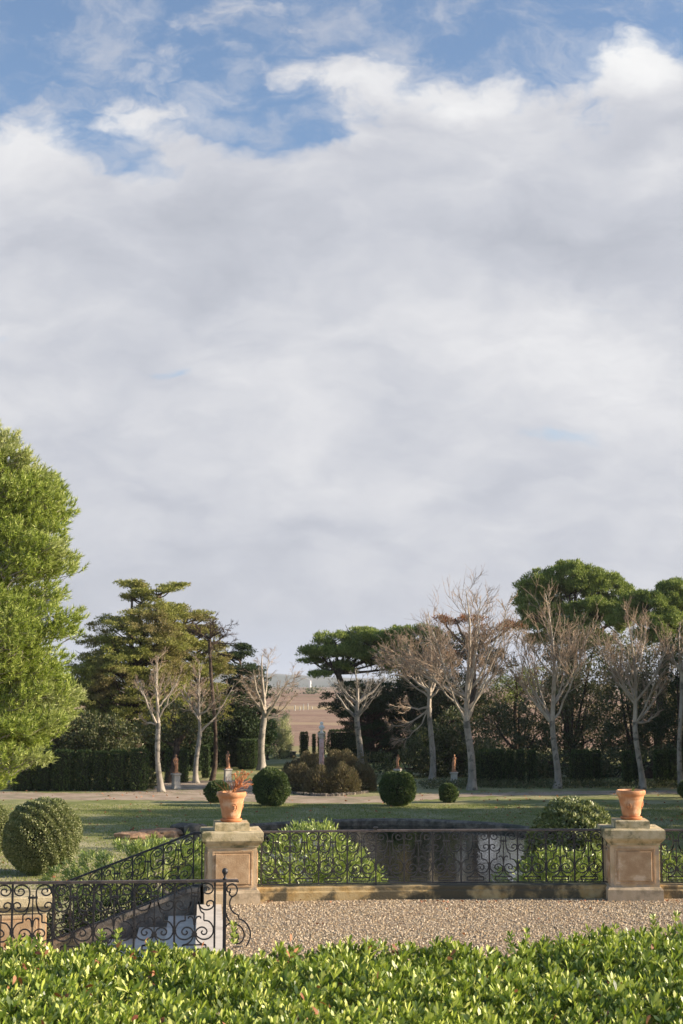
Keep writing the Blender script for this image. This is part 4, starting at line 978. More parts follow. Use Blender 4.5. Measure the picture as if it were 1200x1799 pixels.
layered('dark_conifer', 'dark sparse conifer with dead brown boughs left of the thick bare trunk', 420, 103, 203, L_DARK,
        [(1138, 400, 440, 5, 5), (1155, 390, 455, 8, 10), (1180, 385, 465, 10, 16), (1205, 385, 478, 10, 18), (1230, 385, 485, 10, 20), (1255, 385, 488, 10, 20), (1280, 385, 480, 10, 20)], nper=26)
bare_tree('dead_conifer', 'dead conifer with bare level branches poking above the left trees', 372, 1372, 1082, 1130, 330, 408, 7, 110, 8, dens=.85, group='dead conifers', bark=BARKD, twig=BARKD, up=-.01, extra=[(48, 1128, .5), (36, 1095, .5), (30, 1150, .4)])
evergreen('evergreen_oak', 'dark evergreen oak behind the left hedge under the layered conifer', 150, [(80, 1285, 50, 35), (140, 1290, 55, 36), (200, 1295, 45, 30), (50, 1260, 40, 40), (110, 1330, 70, 40), (190, 1330, 60, 35)], 88, 204, L_OAK, nper=36)
evergreen('evergreen_oak', 'grey green evergreen oak hanging over the leftmost statue', 300, [(300, 1262, 42, 34, 0), (268, 1285, 24, 20, 1), (335, 1280, 22, 28, 0), (310, 1300, 30, 20, 1), (345, 1250, 20, 22, 2)], 84, 205, L_OAK, cdens=1.2, nper=30)
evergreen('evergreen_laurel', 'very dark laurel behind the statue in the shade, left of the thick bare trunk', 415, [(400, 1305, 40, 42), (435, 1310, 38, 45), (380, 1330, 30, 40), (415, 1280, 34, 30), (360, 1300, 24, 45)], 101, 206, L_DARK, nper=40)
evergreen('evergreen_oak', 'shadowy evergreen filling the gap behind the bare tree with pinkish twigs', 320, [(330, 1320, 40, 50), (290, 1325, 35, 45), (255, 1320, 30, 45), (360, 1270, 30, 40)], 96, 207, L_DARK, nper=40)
# the gap in the middle
evergreen('silver_shrub', 'pale feathery silver green shrub in the sunlit gap left of the column', 492, [(493, 1285, 21, 34, 0), (488, 1308, 24, 24, 0), (502, 1300, 13, 28, 0)], 112, 210, L_SILV, cdens=3, cr=(.3, .3, .45), nper=40, L=.14, Wd=.03, up=1.2, cat='shrub', trunk=.1)
evergreen('bright_shrub', 'yellow green shrub left of the silver shrub in the sunlit gap', 472, [(472, 1280, 12, 26, 0), (470, 1305, 12, 20, 0)], 110, 211, L_BRIGHT, cdens=2.2, cr=(.3, .3, .3), nper=30, L=.14, Wd=.07, cat='shrub', trunk=.1)
def cypress(px0, px1, ptop, pbase, D, seed, label, name='clipped_cypress', group='clipped dark cypress columns', mat=None, dens=520, cat='cypress'):
    rs = np.random.RandomState(seed); a0, _ = slopes(px0, 1350); a1, _ = slopes(px1, 1350); x0, x1 = a0 * D, a1 * D
    z0 = GZ; z1 = P(0, ptop, D).z; r = (x1 - x0) / 2; b = (x0 + r, D, z0); dep = max(min(r, .8), .25)
    t = thing(name, label, cat, b, group); h = z1 - z0
    n = int(dens * (2 * r + 2 * dep) * 2 * h * .62); u_ = rs.uniform(0, 2 * PI, n); zz = rs.uniform(0, 1, n); e = .75
    cx = np.sign(np.cos(u_)) * np.abs(np.cos(u_)) ** e; cy = np.sign(np.sin(u_)) * np.abs(np.sin(u_)) ** e
    shp = 1 - .42 * np.clip((zz - .84) / .16, 0, 1) ** 2 - .12 * np.clip((.15 - zz) / .15, 0, 1)
    shp = shp * (1 + .06 * np.sin(zz * 9 + seed + u_ * 2) + .05 * np.sin(u_ * 7 + zz * 15))
    rj = 1 - rs.uniform(0, 1, n) ** 2 * .25
    pos = np.stack([b[0] + cx * r * shp * rj, b[1] + cy * dep * shp * rj, z0 + zz * h + rs.normal(size=n) * .03], 1)
    tp = rs.uniform(size=n) < .15; pos[tp, 0] = b[0] + rs.uniform(-.85, .85, tp.sum()) * r; pos[tp, 1] = b[1] + rs.uniform(-.85, .85, tp.sum()) * dep; pos[tp, 2] = z1 - rs.uniform(0, .12, tp.sum())
    ax = np.stack([cx * .6, cy * .6, np.full(n, .9)], 1) + rs.normal(size=(n, 3)) * .4
    mb = MB(); leaves(mb, rs, pos, ax, rs.uniform(.08, .16, n), rs.uniform(.035, .06, n), .2); mb.build('foliage', mat or L_CLIP, t)
    mb = MB(); box(mb, (b[0], b[1], z0 + h * .47), (r * 1.5, dep * 1.5, h * .9)); mb.build('branches', CORE, t)  # dark box inside the foliage, coloured like its shaded interior
    return t
for i, (a, c, tp, lb) in enumerate([(22, 62, 1322, 'section of clipped dark hedge farthest left under the big pine'), (62, 92, 1320, 'second section of the clipped dark hedge from the left'), (93, 131, 1319, 'third section of the clipped dark hedge, wide'), (132, 162, 1320, 'fourth section of the clipped dark hedge, narrow'),
                                (163, 190, 1321, 'fifth section of the clipped dark hedge'), (191, 226, 1320, 'sixth section of the clipped dark hedge, beside the end section'), (227, 261, 1317, 'right end section of the clipped dark hedge')]):
    cypress(a + 1.2, c - 1.2, tp, 1388, 77.6, 300 + i, lb, 'clipped_hedge', 'sections of the clipped hedge at left', cat='hedge')
for i, (a, c, tp, D, lb) in enumerate([(291, 301, 1318, 84, 'dark clipped cypress right of the slim pale bare tree'), (316, 330, 1318, 84, 'dark clipped cypress just right of the leftmost statue'), (355, 368, 1312, 88, 'dark clipped cypress left of the shaded statue'), (418, 452, 1300, 98, 'broad dark clipped cypress left of the thick bare trunk'),
        (838, 886, 1318, 82.5, 'broadest clipped cypress, right of the tallest bare tree'), (891, 902, 1319, 82, 'narrow clipped cypress just right of the broadest one'), (909, 921, 1319, 82, 'clipped cypress column, second of the narrow ones right of the broadest'), (927, 942, 1320, 82, 'clipped cypress column left of the vase shaped bare tree'),
        (1003, 1039, 1320, 82, 'broad clipped cypress right of the vase shaped bare tree'), (1040, 1056, 1320, 82, 'narrow clipped cypress touching a broad one, left of the right pot'), (1094, 1109, 1321, 81, 'clipped cypress column behind the left rim of the right pot'), (1114, 1127, 1322, 81.5, 'clipped cypress beside the bare trunk behind the right pot'),
        (1150, 1172, 1320, 81, 'clipped cypress right of the bare trunk behind the right pot'), (1175, 1194, 1320, 81, 'clipped cypress nearest the right picture edge'),
        (527, 541, 1287, 116, 'dark round topped cypress standing alone in the sunlit gap'), (549, 554, 1291, 118, 'thinnest cypress, between the lone cypress and the column'), (559, 571, 1286, 119, 'dark cypress mostly hidden behind the column'), (575, 625, 1283, 112, 'broad dark cypress block right of the column')]):
    cypress(a, c, tp, 0, D, 320 + i, lb)
# right side
PG = 'umbrella pines behind the bare trees'
evergreen('umbrella_pine', 'umbrella pine with a flat green crown right of the sunlit gap', 650, [(562, 1150, 36, 16), (590, 1128, 42, 18), (630, 1118, 42, 14), (668, 1125, 40, 18), (605, 1150, 40, 16), (650, 1150, 48, 18), (690, 1140, 30, 26), (550, 1162, 22, 7), (600, 1180, 26, 8), (565, 1186, 20, 6), (620, 1146, 44, 14), (575, 1148, 36, 12), (600, 1170, 28, 9), (662, 1166, 34, 12), (700, 1172, 30, 18)], 113, 220, L_PINEF, nper=36, cr=(.34, .34, .22), cdens=2.0, L=.16, Wd=.045, up=.9, sub=11, group=PG, trunk=.3, tlean=-1)
evergreen('umbrella_pine', 'darker umbrella pine behind the bare tree with drooping branches', 725, [(690, 1118, 32, 16), (728, 1112, 40, 15), (760, 1125, 32, 20), (700, 1140, 40, 20), (745, 1150, 40, 22)], 110, 221, L_PINEF, nper=34, cr=(.34, .34, .22), cdens=2.0, L=.16, Wd=.045, up=.7, sub=11, group=PG, trunk=.3)
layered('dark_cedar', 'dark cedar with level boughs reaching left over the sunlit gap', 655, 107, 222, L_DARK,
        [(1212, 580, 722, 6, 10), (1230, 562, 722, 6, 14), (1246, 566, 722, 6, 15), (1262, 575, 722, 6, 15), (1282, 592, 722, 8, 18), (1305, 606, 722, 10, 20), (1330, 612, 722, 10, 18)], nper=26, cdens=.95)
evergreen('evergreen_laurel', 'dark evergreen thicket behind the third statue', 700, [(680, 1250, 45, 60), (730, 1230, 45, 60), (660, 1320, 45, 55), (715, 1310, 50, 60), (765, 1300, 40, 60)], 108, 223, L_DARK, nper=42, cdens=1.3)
evergreen('evergreen_oak', 'evergreen oak with sunlit flecks behind the fourth statue', 800, [(770, 1340, 40, 40), (810, 1330, 45, 50), (700, 1350, 40, 30), (750, 1320, 45, 45), (840, 1340, 40, 40), (790, 1290, 40, 45)], 90, 224, L_OAK, nper=34, cdens=1.2)
evergreen('rusty_pine', 'pine with a flat rust brown dying crown above the bare trees', 812, [(800, 1086, 30, 8), (780, 1094, 22, 6), (832, 1090, 28, 8), (870, 1105, 30, 10), (900, 1100, 22, 10), (850, 1118, 34, 9), (795, 1150, 22, 6)], 104, 225, L_RUST, nper=22, cr=(.45, .45, .18), cdens=1.6, L=.16, Wd=.04, sub=6, group='pines behind the bare trees', trunk=.35)
evergreen('dark_pine', 'dark tall pine behind the tallest bare tree', 780, [(770, 1165, 40, 26), (800, 1200, 44, 30), (770, 1235, 44, 30), (840, 1150, 40, 18), (832, 1240, 40, 26), (740, 1180, 34, 40), (790, 1130, 40, 14), (870, 1165, 34, 20)], 107, 226, L_OAK, nper=30, cdens=1.0, cr=(.6, .6, .35), group='pines behind the bare trees')
evergreen('small_pine', 'small light green pine seen between the two tallest bare trees', 905, [(905, 1185, 30, 16), (885, 1200, 26, 14), (925, 1205, 24, 16), (900, 1225, 22, 10), (935, 1180, 18, 10)], 111, 227, L_PINEF, nper=24, cdens=1.0, cr=(.5, .5, .3), L=.17, Wd=.045, group='pines behind the bare trees', trunk=.2)
evergreen('umbrella_pine', 'largest umbrella pine with the highest round green crown, at right', 1000, [(1010, 1010, 44, 26), (960, 1030, 46, 28), (1050, 1030, 46, 26), (1000, 1045, 60, 30), (935, 1058, 26, 24), (1085, 1050, 32, 24), (970, 1075, 50, 22), (1040, 1075, 50, 26), (925, 1078, 18, 14), (1070, 1095, 40, 24), (945, 1098, 36, 22), (1005, 1108, 50, 24), (1090, 1075, 40, 26), (960, 1125, 30, 16), (1050, 1130, 40, 18)], 108, 228, L_PINEF, nper=46, cr=(.34, .34, .24), cdens=2.0, L=.16, Wd=.045, up=1.0, sub=13, group=PG, trunk=.45)
evergreen('umbrella_pine', 'umbrella pine with round green crown at the right picture edge', 1160, [(1130, 1065, 40, 26), (1175, 1055, 44, 28), (1110, 1088, 38, 22), (1160, 1095, 46, 26), (1210, 1070, 40, 34), (1195, 1035, 36, 16), (1140, 1120, 40, 24), (1215, 1110, 40, 24)], 104, 229, L_PINEF, nper=46, cr=(.34, .34, .24), cdens=2.0, L=.16, Wd=.045, up=1.0, sub=13, group=PG, trunk=.4)
MG = 'evergreen trees filling the right background'
evergreen('evergreen_oak', 'dusky evergreen behind the small light green pine', 880, [(870, 1270, 40, 30), (910, 1260, 40, 30), (940, 1290, 36, 36), (890, 1320, 50, 34), (940, 1340, 40, 30)], 100, 230, L_OAK, nper=26, cdens=.8, group=MG)
evergreen('evergreen_oak', 'dense evergreen below the largest umbrella pine', 1010, [(975, 1130, 34, 34), (1010, 1170, 40, 40), (1045, 1130, 30, 34), (980, 1220, 40, 40), (1030, 1240, 44, 40), (985, 1280, 44, 40), (1040, 1300, 44, 40), (965, 1330, 36, 34)], 101, 231, L_OAK, nper=28, cdens=.9, group=MG)
evergreen('evergreen_oak', 'dense evergreen below the pine at the right picture edge', 1120, [(1090, 1160, 36, 40), (1130, 1180, 36, 40), (1100, 1230, 44, 40), (1150, 1240, 40, 44), (1100, 1290, 44, 40), (1160, 1300, 44, 40), (1080, 1330, 36, 34)], 98, 232, L_OAK, nper=30, cdens=1.0, group=MG)
evergreen('evergreen_oak', 'evergreen tree cut by the right picture edge above the far path', 1200, [(1190, 1170, 36, 50), (1215, 1230, 40, 50), (1185, 1290, 40, 50), (1220, 1320, 40, 50)], 95, 233, L_DARK, nper=34, cdens=1.1, group=MG)
evergreen('evergreen_laurel', 'dark low thicket behind the broadest clipped cypress', 880, [(860, 1345, 40, 36), (920, 1350, 44, 30), (980, 1350, 44, 32), (1040, 1352, 44, 32)], 88, 234, L_OAK, nper=36, cdens=1.2, group='dark thickets behind the clipped cypresses')
evergreen('evergreen_laurel', 'dark low thicket behind the right terracotta pot', 1140, [(1090, 1352, 44, 32), (1150, 1352, 44, 34), (1210, 1350, 44, 36)], 88, 235, L_OAK, nper=36, cdens=1.2, group='dark thickets behind the clipped cypresses')
BG = 'tangled brush behind the bare trees'
for i, (px, lb, pp) in enumerate([(800, 'brownish brush behind the tallest bare tree', [(770, 1290, 44, 40), (820, 1290, 44, 46), (860, 1250, 40, 40), (790, 1240, 40, 40)]), (910, 'olive brush between the tallest and the vase shaped bare trees', [(880, 1240, 44, 44), (930, 1250, 44, 50), (905, 1300, 50, 40), (950, 1210, 36, 40)]),
        (1020, 'olive brush behind the vase shaped bare tree', [(985, 1180, 44, 50), (1040, 1200, 44, 50), (1010, 1260, 50, 50), (1060, 1270, 40, 44)]), (1110, 'olive brush behind the right pot and its bare tree', [(1100, 1150, 44, 50), (1090, 1210, 44, 50), (1140, 1230, 44, 50), (1120, 1290, 50, 44)]), (1190, 'brush at the right edge behind the bare trees', [(1180, 1160, 40, 50), (1200, 1230, 44, 50), (1190, 1300, 50, 50)]),
        (720, 'dark brush behind the bare tree with drooping branches', [(700, 1180, 40, 36), (735, 1200, 40, 44), (760, 1250, 40, 50), (720, 1280, 50, 50)])]):
    evergreen('brush', lb, px, pp, 116, 600 + i, L_BRUSH, cdens=.75, nper=22, cr=(.7, .7, .6), L=.22, Wd=.06, cat='brush', group=BG, trunk=.15)
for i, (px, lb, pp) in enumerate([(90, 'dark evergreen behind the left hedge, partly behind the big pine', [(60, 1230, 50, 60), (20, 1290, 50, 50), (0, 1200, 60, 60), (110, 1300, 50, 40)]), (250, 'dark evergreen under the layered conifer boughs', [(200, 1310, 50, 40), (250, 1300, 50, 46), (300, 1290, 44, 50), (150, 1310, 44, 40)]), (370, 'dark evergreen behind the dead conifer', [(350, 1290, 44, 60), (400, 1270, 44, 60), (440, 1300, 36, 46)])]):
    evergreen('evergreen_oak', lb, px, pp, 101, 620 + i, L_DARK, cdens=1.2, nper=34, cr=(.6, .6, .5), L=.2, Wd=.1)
# undergrowth along the foot of the trees
def undergrowth():
    rs = np.random.RandomState(77); mb = MB(); cen = []
    for i in range(900):
        px = rs.uniform(740, 1320) if i % 3 else rs.uniform(-60, 262); py = rs.uniform(1380, 1387) if i % 3 else rs.uniform(1386, 1389)
        p = G(px, py); cen.append((p.x, p.y + rs.uniform(0, 1.5), GZ + rs.uniform(.02, .28)))
    clumps(mb, rs, cen, (.35, .3, .16), 16, .12, .06, .4); tag(mb.build('ground_cover', L_OAK), 'low ivy and weeds along the foot of the trees', 'ground cover', kind='stuff')
undergrowth()
for i, (px, py, r, h, lb) in enumerate([(262, 1386, 14, 40, 'low light green shrub at the right end of the clipped hedge'), (1010, 1388, 12, 14, 'tiny shrub in front of the broad clipped cypress')][:1]):
    D = G(px, py).y; evergreen('low_shrub', lb, px, [(px, py - 18, 13, 20, 0), (px - 10, py - 8, 12, 9, 0), (px - 18, py - 6, 14, 7, -.5)], D, 400 + i, L_OAK, cdens=5, cr=(.2, .2, .2), nper=20, L=.12, Wd=.07, cat='shrub', trunk=.05)

# trees beyond the right edge of the picture: they shade the lawn and the foot of the wood
OG = 'evergreen trees beyond the right edge'
def side_tree(i, x, y, h, r, lb):
    rs = np.random.RandomState(500 + i); t = thing('evergreen_oak', lb, 'tree', (x, y, GZ), OG)
    ps = []
    for j in range(9): a = 2 * PI * j / 9 * 1.7; f = (j + .5) / 9; ps.append((x + math.cos(a) * r * .45, y + math.sin(a) * r * .45, GZ + h * (.22 + .62 * f), r * .6, r * .6, h * .17))
    c = on_puffs(rs, ps, 1.1, .3); mb = MB(); clumps(mb, rs, c, (.8, .8, .6), 34, .34, .2, .3); mb.build('crown', L_OAK, t)
    mb = MB(); tube(mb, [(x, y, GZ - .1), (x, y, GZ + h * .3), (x, y, GZ + h * .8)], [.35, .28, .1], 8); mb.build('trunk', BARKD, t)
for i, a in enumerate([(18.0, 45.0, 6.0, 2.8, 'low round evergreen beyond the right edge, nearest the terrace'), (19.5, 50.0, 9.0, 3.4, 'evergreen beyond the right edge, level with the middle of the pond'), (20.5, 54.5, 11.0, 3.6, 'tall evergreen beyond the right edge, level with the far end of the pond'), (21.0, 58.8, 11.2, 3.6, 'tall evergreen beyond the right edge, just past the pond'), (21.8, 63.0, 10.8, 3.0, 'tall evergreen beyond the right edge, halfway to the path'),
                       (23.0, 68.6, 5.6, 2.4, 'low evergreen beyond the right edge, at the near side of the path'), (24, 76.5, 9.5, 3.6, 'evergreen beyond the right edge, beside the far path'), (25.5, 83, 10.5, 4.2, 'evergreen beyond the right edge, at the corner of the wood'), (30, 90, 11, 5, 'evergreen beyond the right edge, inside the wood'), (36, 98, 12, 5.5, 'evergreen beyond the right edge, deep in the wood')]):
    side_tree(i, *a)

# ------------------------------------------------------------------ the big pine at left
def big_pine():
    rs = np.random.RandomState(42); D = 31.0
    lobes = [(-110, 860, 190, 125), (-40, 850, 120, 85), (20, 900, 105, 85), (-10, 990, 140, 85), (40, 960, 85, 70), (60, 1085, 88, 62), (-20, 1100, 130, 90), (20, 1200, 112, 88), (55, 1235, 85, 68), (-30, 1290, 110, 78), (20, 1305, 80, 50), (-60, 1340, 90, 52), (-60, 1180, 140, 140), (0, 800, 60, 55), (-30, 780, 50, 45)]
    ps = [pf(a, b, c, d, D + rs.uniform(-.5, .5)) for a, b, c, d in lobes]
    trunk_x = P(-190, 1300, D).x; b = (trunk_x, D + .5, GZ)
    t = thing('large_pine', 'large bright green pine with long needles filling the left edge', 'tree', b)
    # far side of the crown, so that it is round
    for (dx, dy, z, r) in ((-2.6, .6, 3.0, 2.2), (-3.0, -.4, 5.6, 2.2), (-1.0, 2.4, 4, 2.2), (-1.2, -1.8, 1.5, 1.8), (-2.4, 1.0, .4, 2.0), (-.6, 1.8, 7.0, 1.6)): ps.append((trunk_x + dx, D + .5 + dy, z, r, r, r * .8))
    main = ps[:15]; far_ = ps[15:]; ps2 = []
    for (x, y, z, rx, ry, rz) in main:
        for d in runit(rs, 26):
            q = rs.uniform(.24, .40); ps2.append((x + d[0] * rx * .82, y + d[1] * ry * .82, z + d[2] * rz * .82, rx * q, ry * q, rz * q * .8))
    all_ps = ps; NM = len(ps2); ps = ps2 + far_
    cen = []; dirs = []; ax0 = np.array([trunk_x, D + .5, 0])
    for j, (x, y, z, rx, ry, rz) in enumerate(ps):
        near_ = j < NM; n = int((rx * rz * 2 + rx * ry) * (150 if near_ else 40)) + 2; d = runit(rs, n)
        c = np.array([x, y, z]) + d * np.array([rx, ry, rz]) * (rs.uniform(.0, 1, (n, 1)) ** .35) * (1 + .09 * np.sin(d[:, :1] * 9 + j) * np.sin(d[:, 2:3] * 11))
        cen.append(c); o = c - (ax0 + np.array([0, 0, 1]) * (c[:, 2:3] * .8 - 1.2)); dirs.append(nrm(o) * .45 + d * .45 + np.array([0, 0, .45]) + rs.normal(size=d.shape) * .28)
    c = np.concatenate(cen); dd = nrm(np.concatenate(dirs)); k = c[:, 0] > -10.5 ; kk = k | (rs.uniform(size=len(c)) < .25); c, dd = c[kk], dd[kk]; n = len(c)
    m = 20; s = rs.uniform(0, .14, (n, m, 1)); pos = c[:, None] + dd[:, None] * (s - .06)
    ax = dd[:, None] * 1.0 + rs.normal(size=(n, m, 3)) * .5
    L = rs.uniform(.08, .14, n * m); mb = MB(); leaves(mb, rs, pos.reshape(-1, 3), ax.reshape(-1, 3), L, .017, shape='needle'); mb.build('crown', L_PINE, t)
    mb = MB(); tube(mb, [(trunk_x, D + .5, GZ - .1), (trunk_x + .2, D + .5, 1), (trunk_x - .1, D + .5, 4), (trunk_x + .1, D + .5, 8)], [.34, .3, .24, .08], 10); mb.build('trunk', BARKD, t, smooth=True)
    mb = MB(); tw = MB()
    for j, p in enumerate(all_ps):
        e = np.array(p[:3]); s0 = np.array([trunk_x, D + .5, max(GZ + .8, p[2] - 1.4)])
        for q in range(5):
            ee = e + runit(rs, 1)[0] * np.array(p[3:]) * .45; mid = (s0 + ee) / 2 + np.array([0, 0, -.2]) + rs.normal(size=3) * .15
            pts = np.array([s0 * (1 - s) ** 2 + 2 * mid * s * (1 - s) + ee * s * s for s in np.linspace(0, 1, 8)]); tube(mb, pts, np.linspace(.045, .012, 8), 5)
    idx = rs.choice(n, 5200, replace=False)
    for i in idx:
        a = c[i] - dd[i] * rs.uniform(.12, .3) + (ax0 + np.array([0, 0, c[i][2]]) - c[i]) * rs.uniform(.02, .09); tube(tw, [a, (a + c[i]) / 2 + rs.normal(size=3) * .02, c[i] + dd[i] * .05], [.009, .007, .004], 3)
    mb.build('limbs', BARKP, t); tw.build('twigs', BARKP, t)
big_pine()

# ------------------------------------------------------------------ STATUES
def body_mesh(x, y, z, h, rot, variant, rs):
    """a draped figure as one continuous surface (voxel remeshed), total height h"""
    k = h / 1.75; mb = MB(); n = 20
    sway = lambda t_: .05 * math.sin(t_ * 3.4 + variant)
    prof = [(0.0, .20, .17), (.10, .19, .16), (.35, .165, .14), (.60, .165, .145), (.85, .185, .15), (.98, .175, .135), (1.10, .14, .11), (1.25, .165, .12), (1.38, .185, .115), (1.44, .13, .09), (1.48, .058, .058), (1.53, .052, .055)]
    V = []
    for (zz, a, b_) in prof:
        for i in range(n):
            w = 2 * PI * i / n; f = 1 + (.07 * math.sin(w * 7 + zz * 3) if zz < 1.0 else 0); V.append((sway(zz) + a * f * math.cos(w), b_ * f * math.sin(w), zz))
    Fc = [(j * n + i, j * n + (i + 1) % n, (j + 1) * n + (i + 1) % n, (j + 1) * n + i) for j in range(len(prof) - 1) for i in range(n)] + [tuple(reversed(range(n))), tuple(range((len(prof) - 1) * n, len(prof) * n))]
    mb.add(V, Fc)
    loft(mb, (sway(1.6), -.01, 1.63), [(.088 * math.sin(w), -.118 * math.cos(w)) for w in np.linspace(.01, PI - .01, 10)], 0, 14, aspect=1.1)      # head
    loft(mb, (sway(1.6), .06, 1.66), [(.07 * math.sin(w), -.07 * math.cos(w)) for w in np.linspace(.01, PI - .01, 8)], 0, 12)                        # hair knot
    tube(mb, [(sway(1.6), -.09, 1.65), (sway(1.6), -.125, 1.61), (sway(1.6), -.09, 1.60)], .016, 6)                                                   # nose
    A = [[(.17, 0, 1.38), (.24, .02, 1.18), (.16, -.13, 1.08), (.02, -.17, 1.16)], [(-.16, 0, 1.38), (-.25, .02, 1.15), (-.22, -.08, .92), (-.18, -.12, .80)]]
    if variant % 2: A = [[(.17, 0, 1.38), (.27, -.02, 1.22), (.24, -.16, 1.36), (.16, -.16, 1.50)], [(-.16, 0, 1.38), (-.25, .02, 1.15), (-.14, -.14, 1.02), (.0, -.17, 1.02)]]
    for a in A: a = [(p[0] + sway(1.2), p[1], p[2]) for p in a]; tube(mb, catmull3(a), np.linspace(.055, .03, 13), 8, cap=False)
    tube(mb, catmull3([(.16, .02, 1.40), (.05, -.13, 1.15), (-.14, -.13, .9), (-.2, 0, .7)]), np.full(13, .035), 8)                                     # fold of cloth across
    tube(mb, catmull3([(-.2, -.05, .95), (-.24, -.08, .6), (-.2, -.1, .3), (-.22, -.06, .04)]), np.full(13, .05), 8)
    for s_ in (-1, 1): tube(mb, [(s_ * .07, -.12, .05), (s_ * .08, -.22, .03)], [.045, .03], 8)
    o = mb.build('tmp', STATUE); me = o.data
    md = o.modifiers.new('r', 'REMESH'); md.mode = 'VOXEL'; md.voxel_size = .016; md.use_smooth_shade = True
    sm = o.modifiers.new('s', 'SMOOTH'); sm.iterations = 2; sm.factor = .5
    bpy.context.view_layer.update(); ev = o.evaluated_get(bpy.context.evaluated_depsgraph_get()); m2 = bpy.data.meshes.new_from_object(ev)
    V = np.empty(len(m2.vertices) * 3); m2.vertices.foreach_get('co', V); V = V.reshape(-1, 3) * k
    c, s_ = math.cos(rot), math.sin(rot); V = np.stack([V[:, 0] * c - V[:, 1] * s_ + x, V[:, 0] * s_ + V[:, 1] * c + y, V[:, 2] + z], 1)
    Fc = [tuple(p.vertices) for p in m2.polygons]; bpy.data.objects.remove(o); out = MB(); out.add(V, Fc); return out
def catmull3(pts): return catmull(pts, 4)
def statue(px, pbase, pped, ptop, pw, rot, variant, lab_s, lab_p):
    rs = np.random.RandomState(variant); b = G(px, pbase); k = b.y / 2535.0; hp = (pbase - pped) * k; w = pw * k / 2; h = (pped - ptop) * k
    t = thing('pedestal', lab_p, 'pedestal', tuple(b), 'statue pedestals')
    mb = MB(); loft(mb, b, [(w * 1.1, -.02), (w * 1.1, .10 * hp), (w * .92, .14 * hp)], rot); mb.build('foot', PEDST, t)
    mb = MB(); loft(mb, b, [(w * .88, .14 * hp), (w * .84, .86 * hp)], rot); mb.build('shaft', PEDST, t)
    mb = MB(); loft(mb, b, [(w * .9, .86 * hp), (w * 1.08, .91 * hp), (w * 1.08, .985 * hp), (w * 1.02, hp)], rot); mb.build('cap', PEDST, t)
    t = thing('statue', lab_s, 'statue', (b.x, b.y, b.z + hp), 'draped clay statues on pedestals')
    mb = MB(); loft(mb, (b.x, b.y, b.z + hp), [(w * .72, 0), (w * .72, .05), (w * .66, .06)], rot); mb.build('base', STATUE, t)
    body_mesh(b.x, b.y, b.z + hp + .05, h - .05, rot, variant, rs).build('figure', STATUE, t, smooth=True)
statue(309, 1386, 1359, 1326, 13, R(35), 0, 'orange sunlit clay statue of a draped figure, leftmost', 'pale pedestal under the sunlit leftmost statue')
statue(400, 1374, 1351, 1320, 13, R(20), 1, 'brown clay statue in shade before the dark laurel, second from left', 'grey pedestal under the shaded statue second from left')
statue(699, 1379, 1351, 1326, 12, R(-15), 2, 'clay statue in shade showing above the round bush right of the column', 'white pedestal mostly hidden by the round bush right of the column')
statue(798, 1380, 1357, 1326, 13, R(-10), 3, 'dark clay statue left of the tallest bare tree', 'white pedestal left of the tallest bare tree')
def column():
    b = G(565, 1372); b.y = 79; b.x = slopes(565, 1340)[0] * 79; b.z = GZ; z0 = GZ; k = 79 / 2535; zs = P(565, 1296, 79).z - GZ; zt_ = P(565, 1268, 79).z - GZ; w = 4.6 * k
    t = thing('column', 'pinkish stone column rising out of the brown shrubs', 'column', tuple(b)); c = (b.x, b.y, z0)
    mb = MB(); loft(mb, c, [(w * 1.5, -.02), (w * 1.5, .25), (w * 1.25, .3)], .2); mb.build('base', PEDST, t)
    mb = MB(); loft(mb, c, [(w * 1.15, .3), (w * 1.18, .36), (w * 1.02, .44)] + [(w * (1.02 - .12 * f), .44 + (zs - .5) * f) for f in (0, .25, .5, .75, 1)], 0, 24); mb.build('shaft', COLUMN, t, smooth=True)
    mb = MB(); loft(mb, c, [(w * .9, zs - .06), (w * 1.1, zs), (w * 1.35, zs + .14), (w * 1.0, zs + .2)], 0, 20); loft(mb, c, [(w * 1.3, zs + .2), (w * 1.3, zs + .27)], .3); mb.build('capital', PEDST, t)
    t2 = thing('bust', 'small white stone bust on top of the column, with moss', 'statue', (b.x, b.y, z0 + zs + .27)); zz = zs + .27; hb = zt_ - zz
    mb = MB(); loft(mb, (b.x, b.y, z0 + zz), [(w * .8, 0), (w * .45, hb * .15), (w * .4, hb * .25), (w * 1.05, hb * .38), (w * 1.15, hb * .52), (w * .9, hb * .62), (w * .42, hb * .68), (w * .42, hb * .73), (w * .62, hb * .80), (w * .66, hb * .88), (w * .5, hb * .97), (w * .2, hb)], 0, 16, aspect=.75)
    mb.build('torso_and_head', MARBLE, t2, smooth=True)
column()

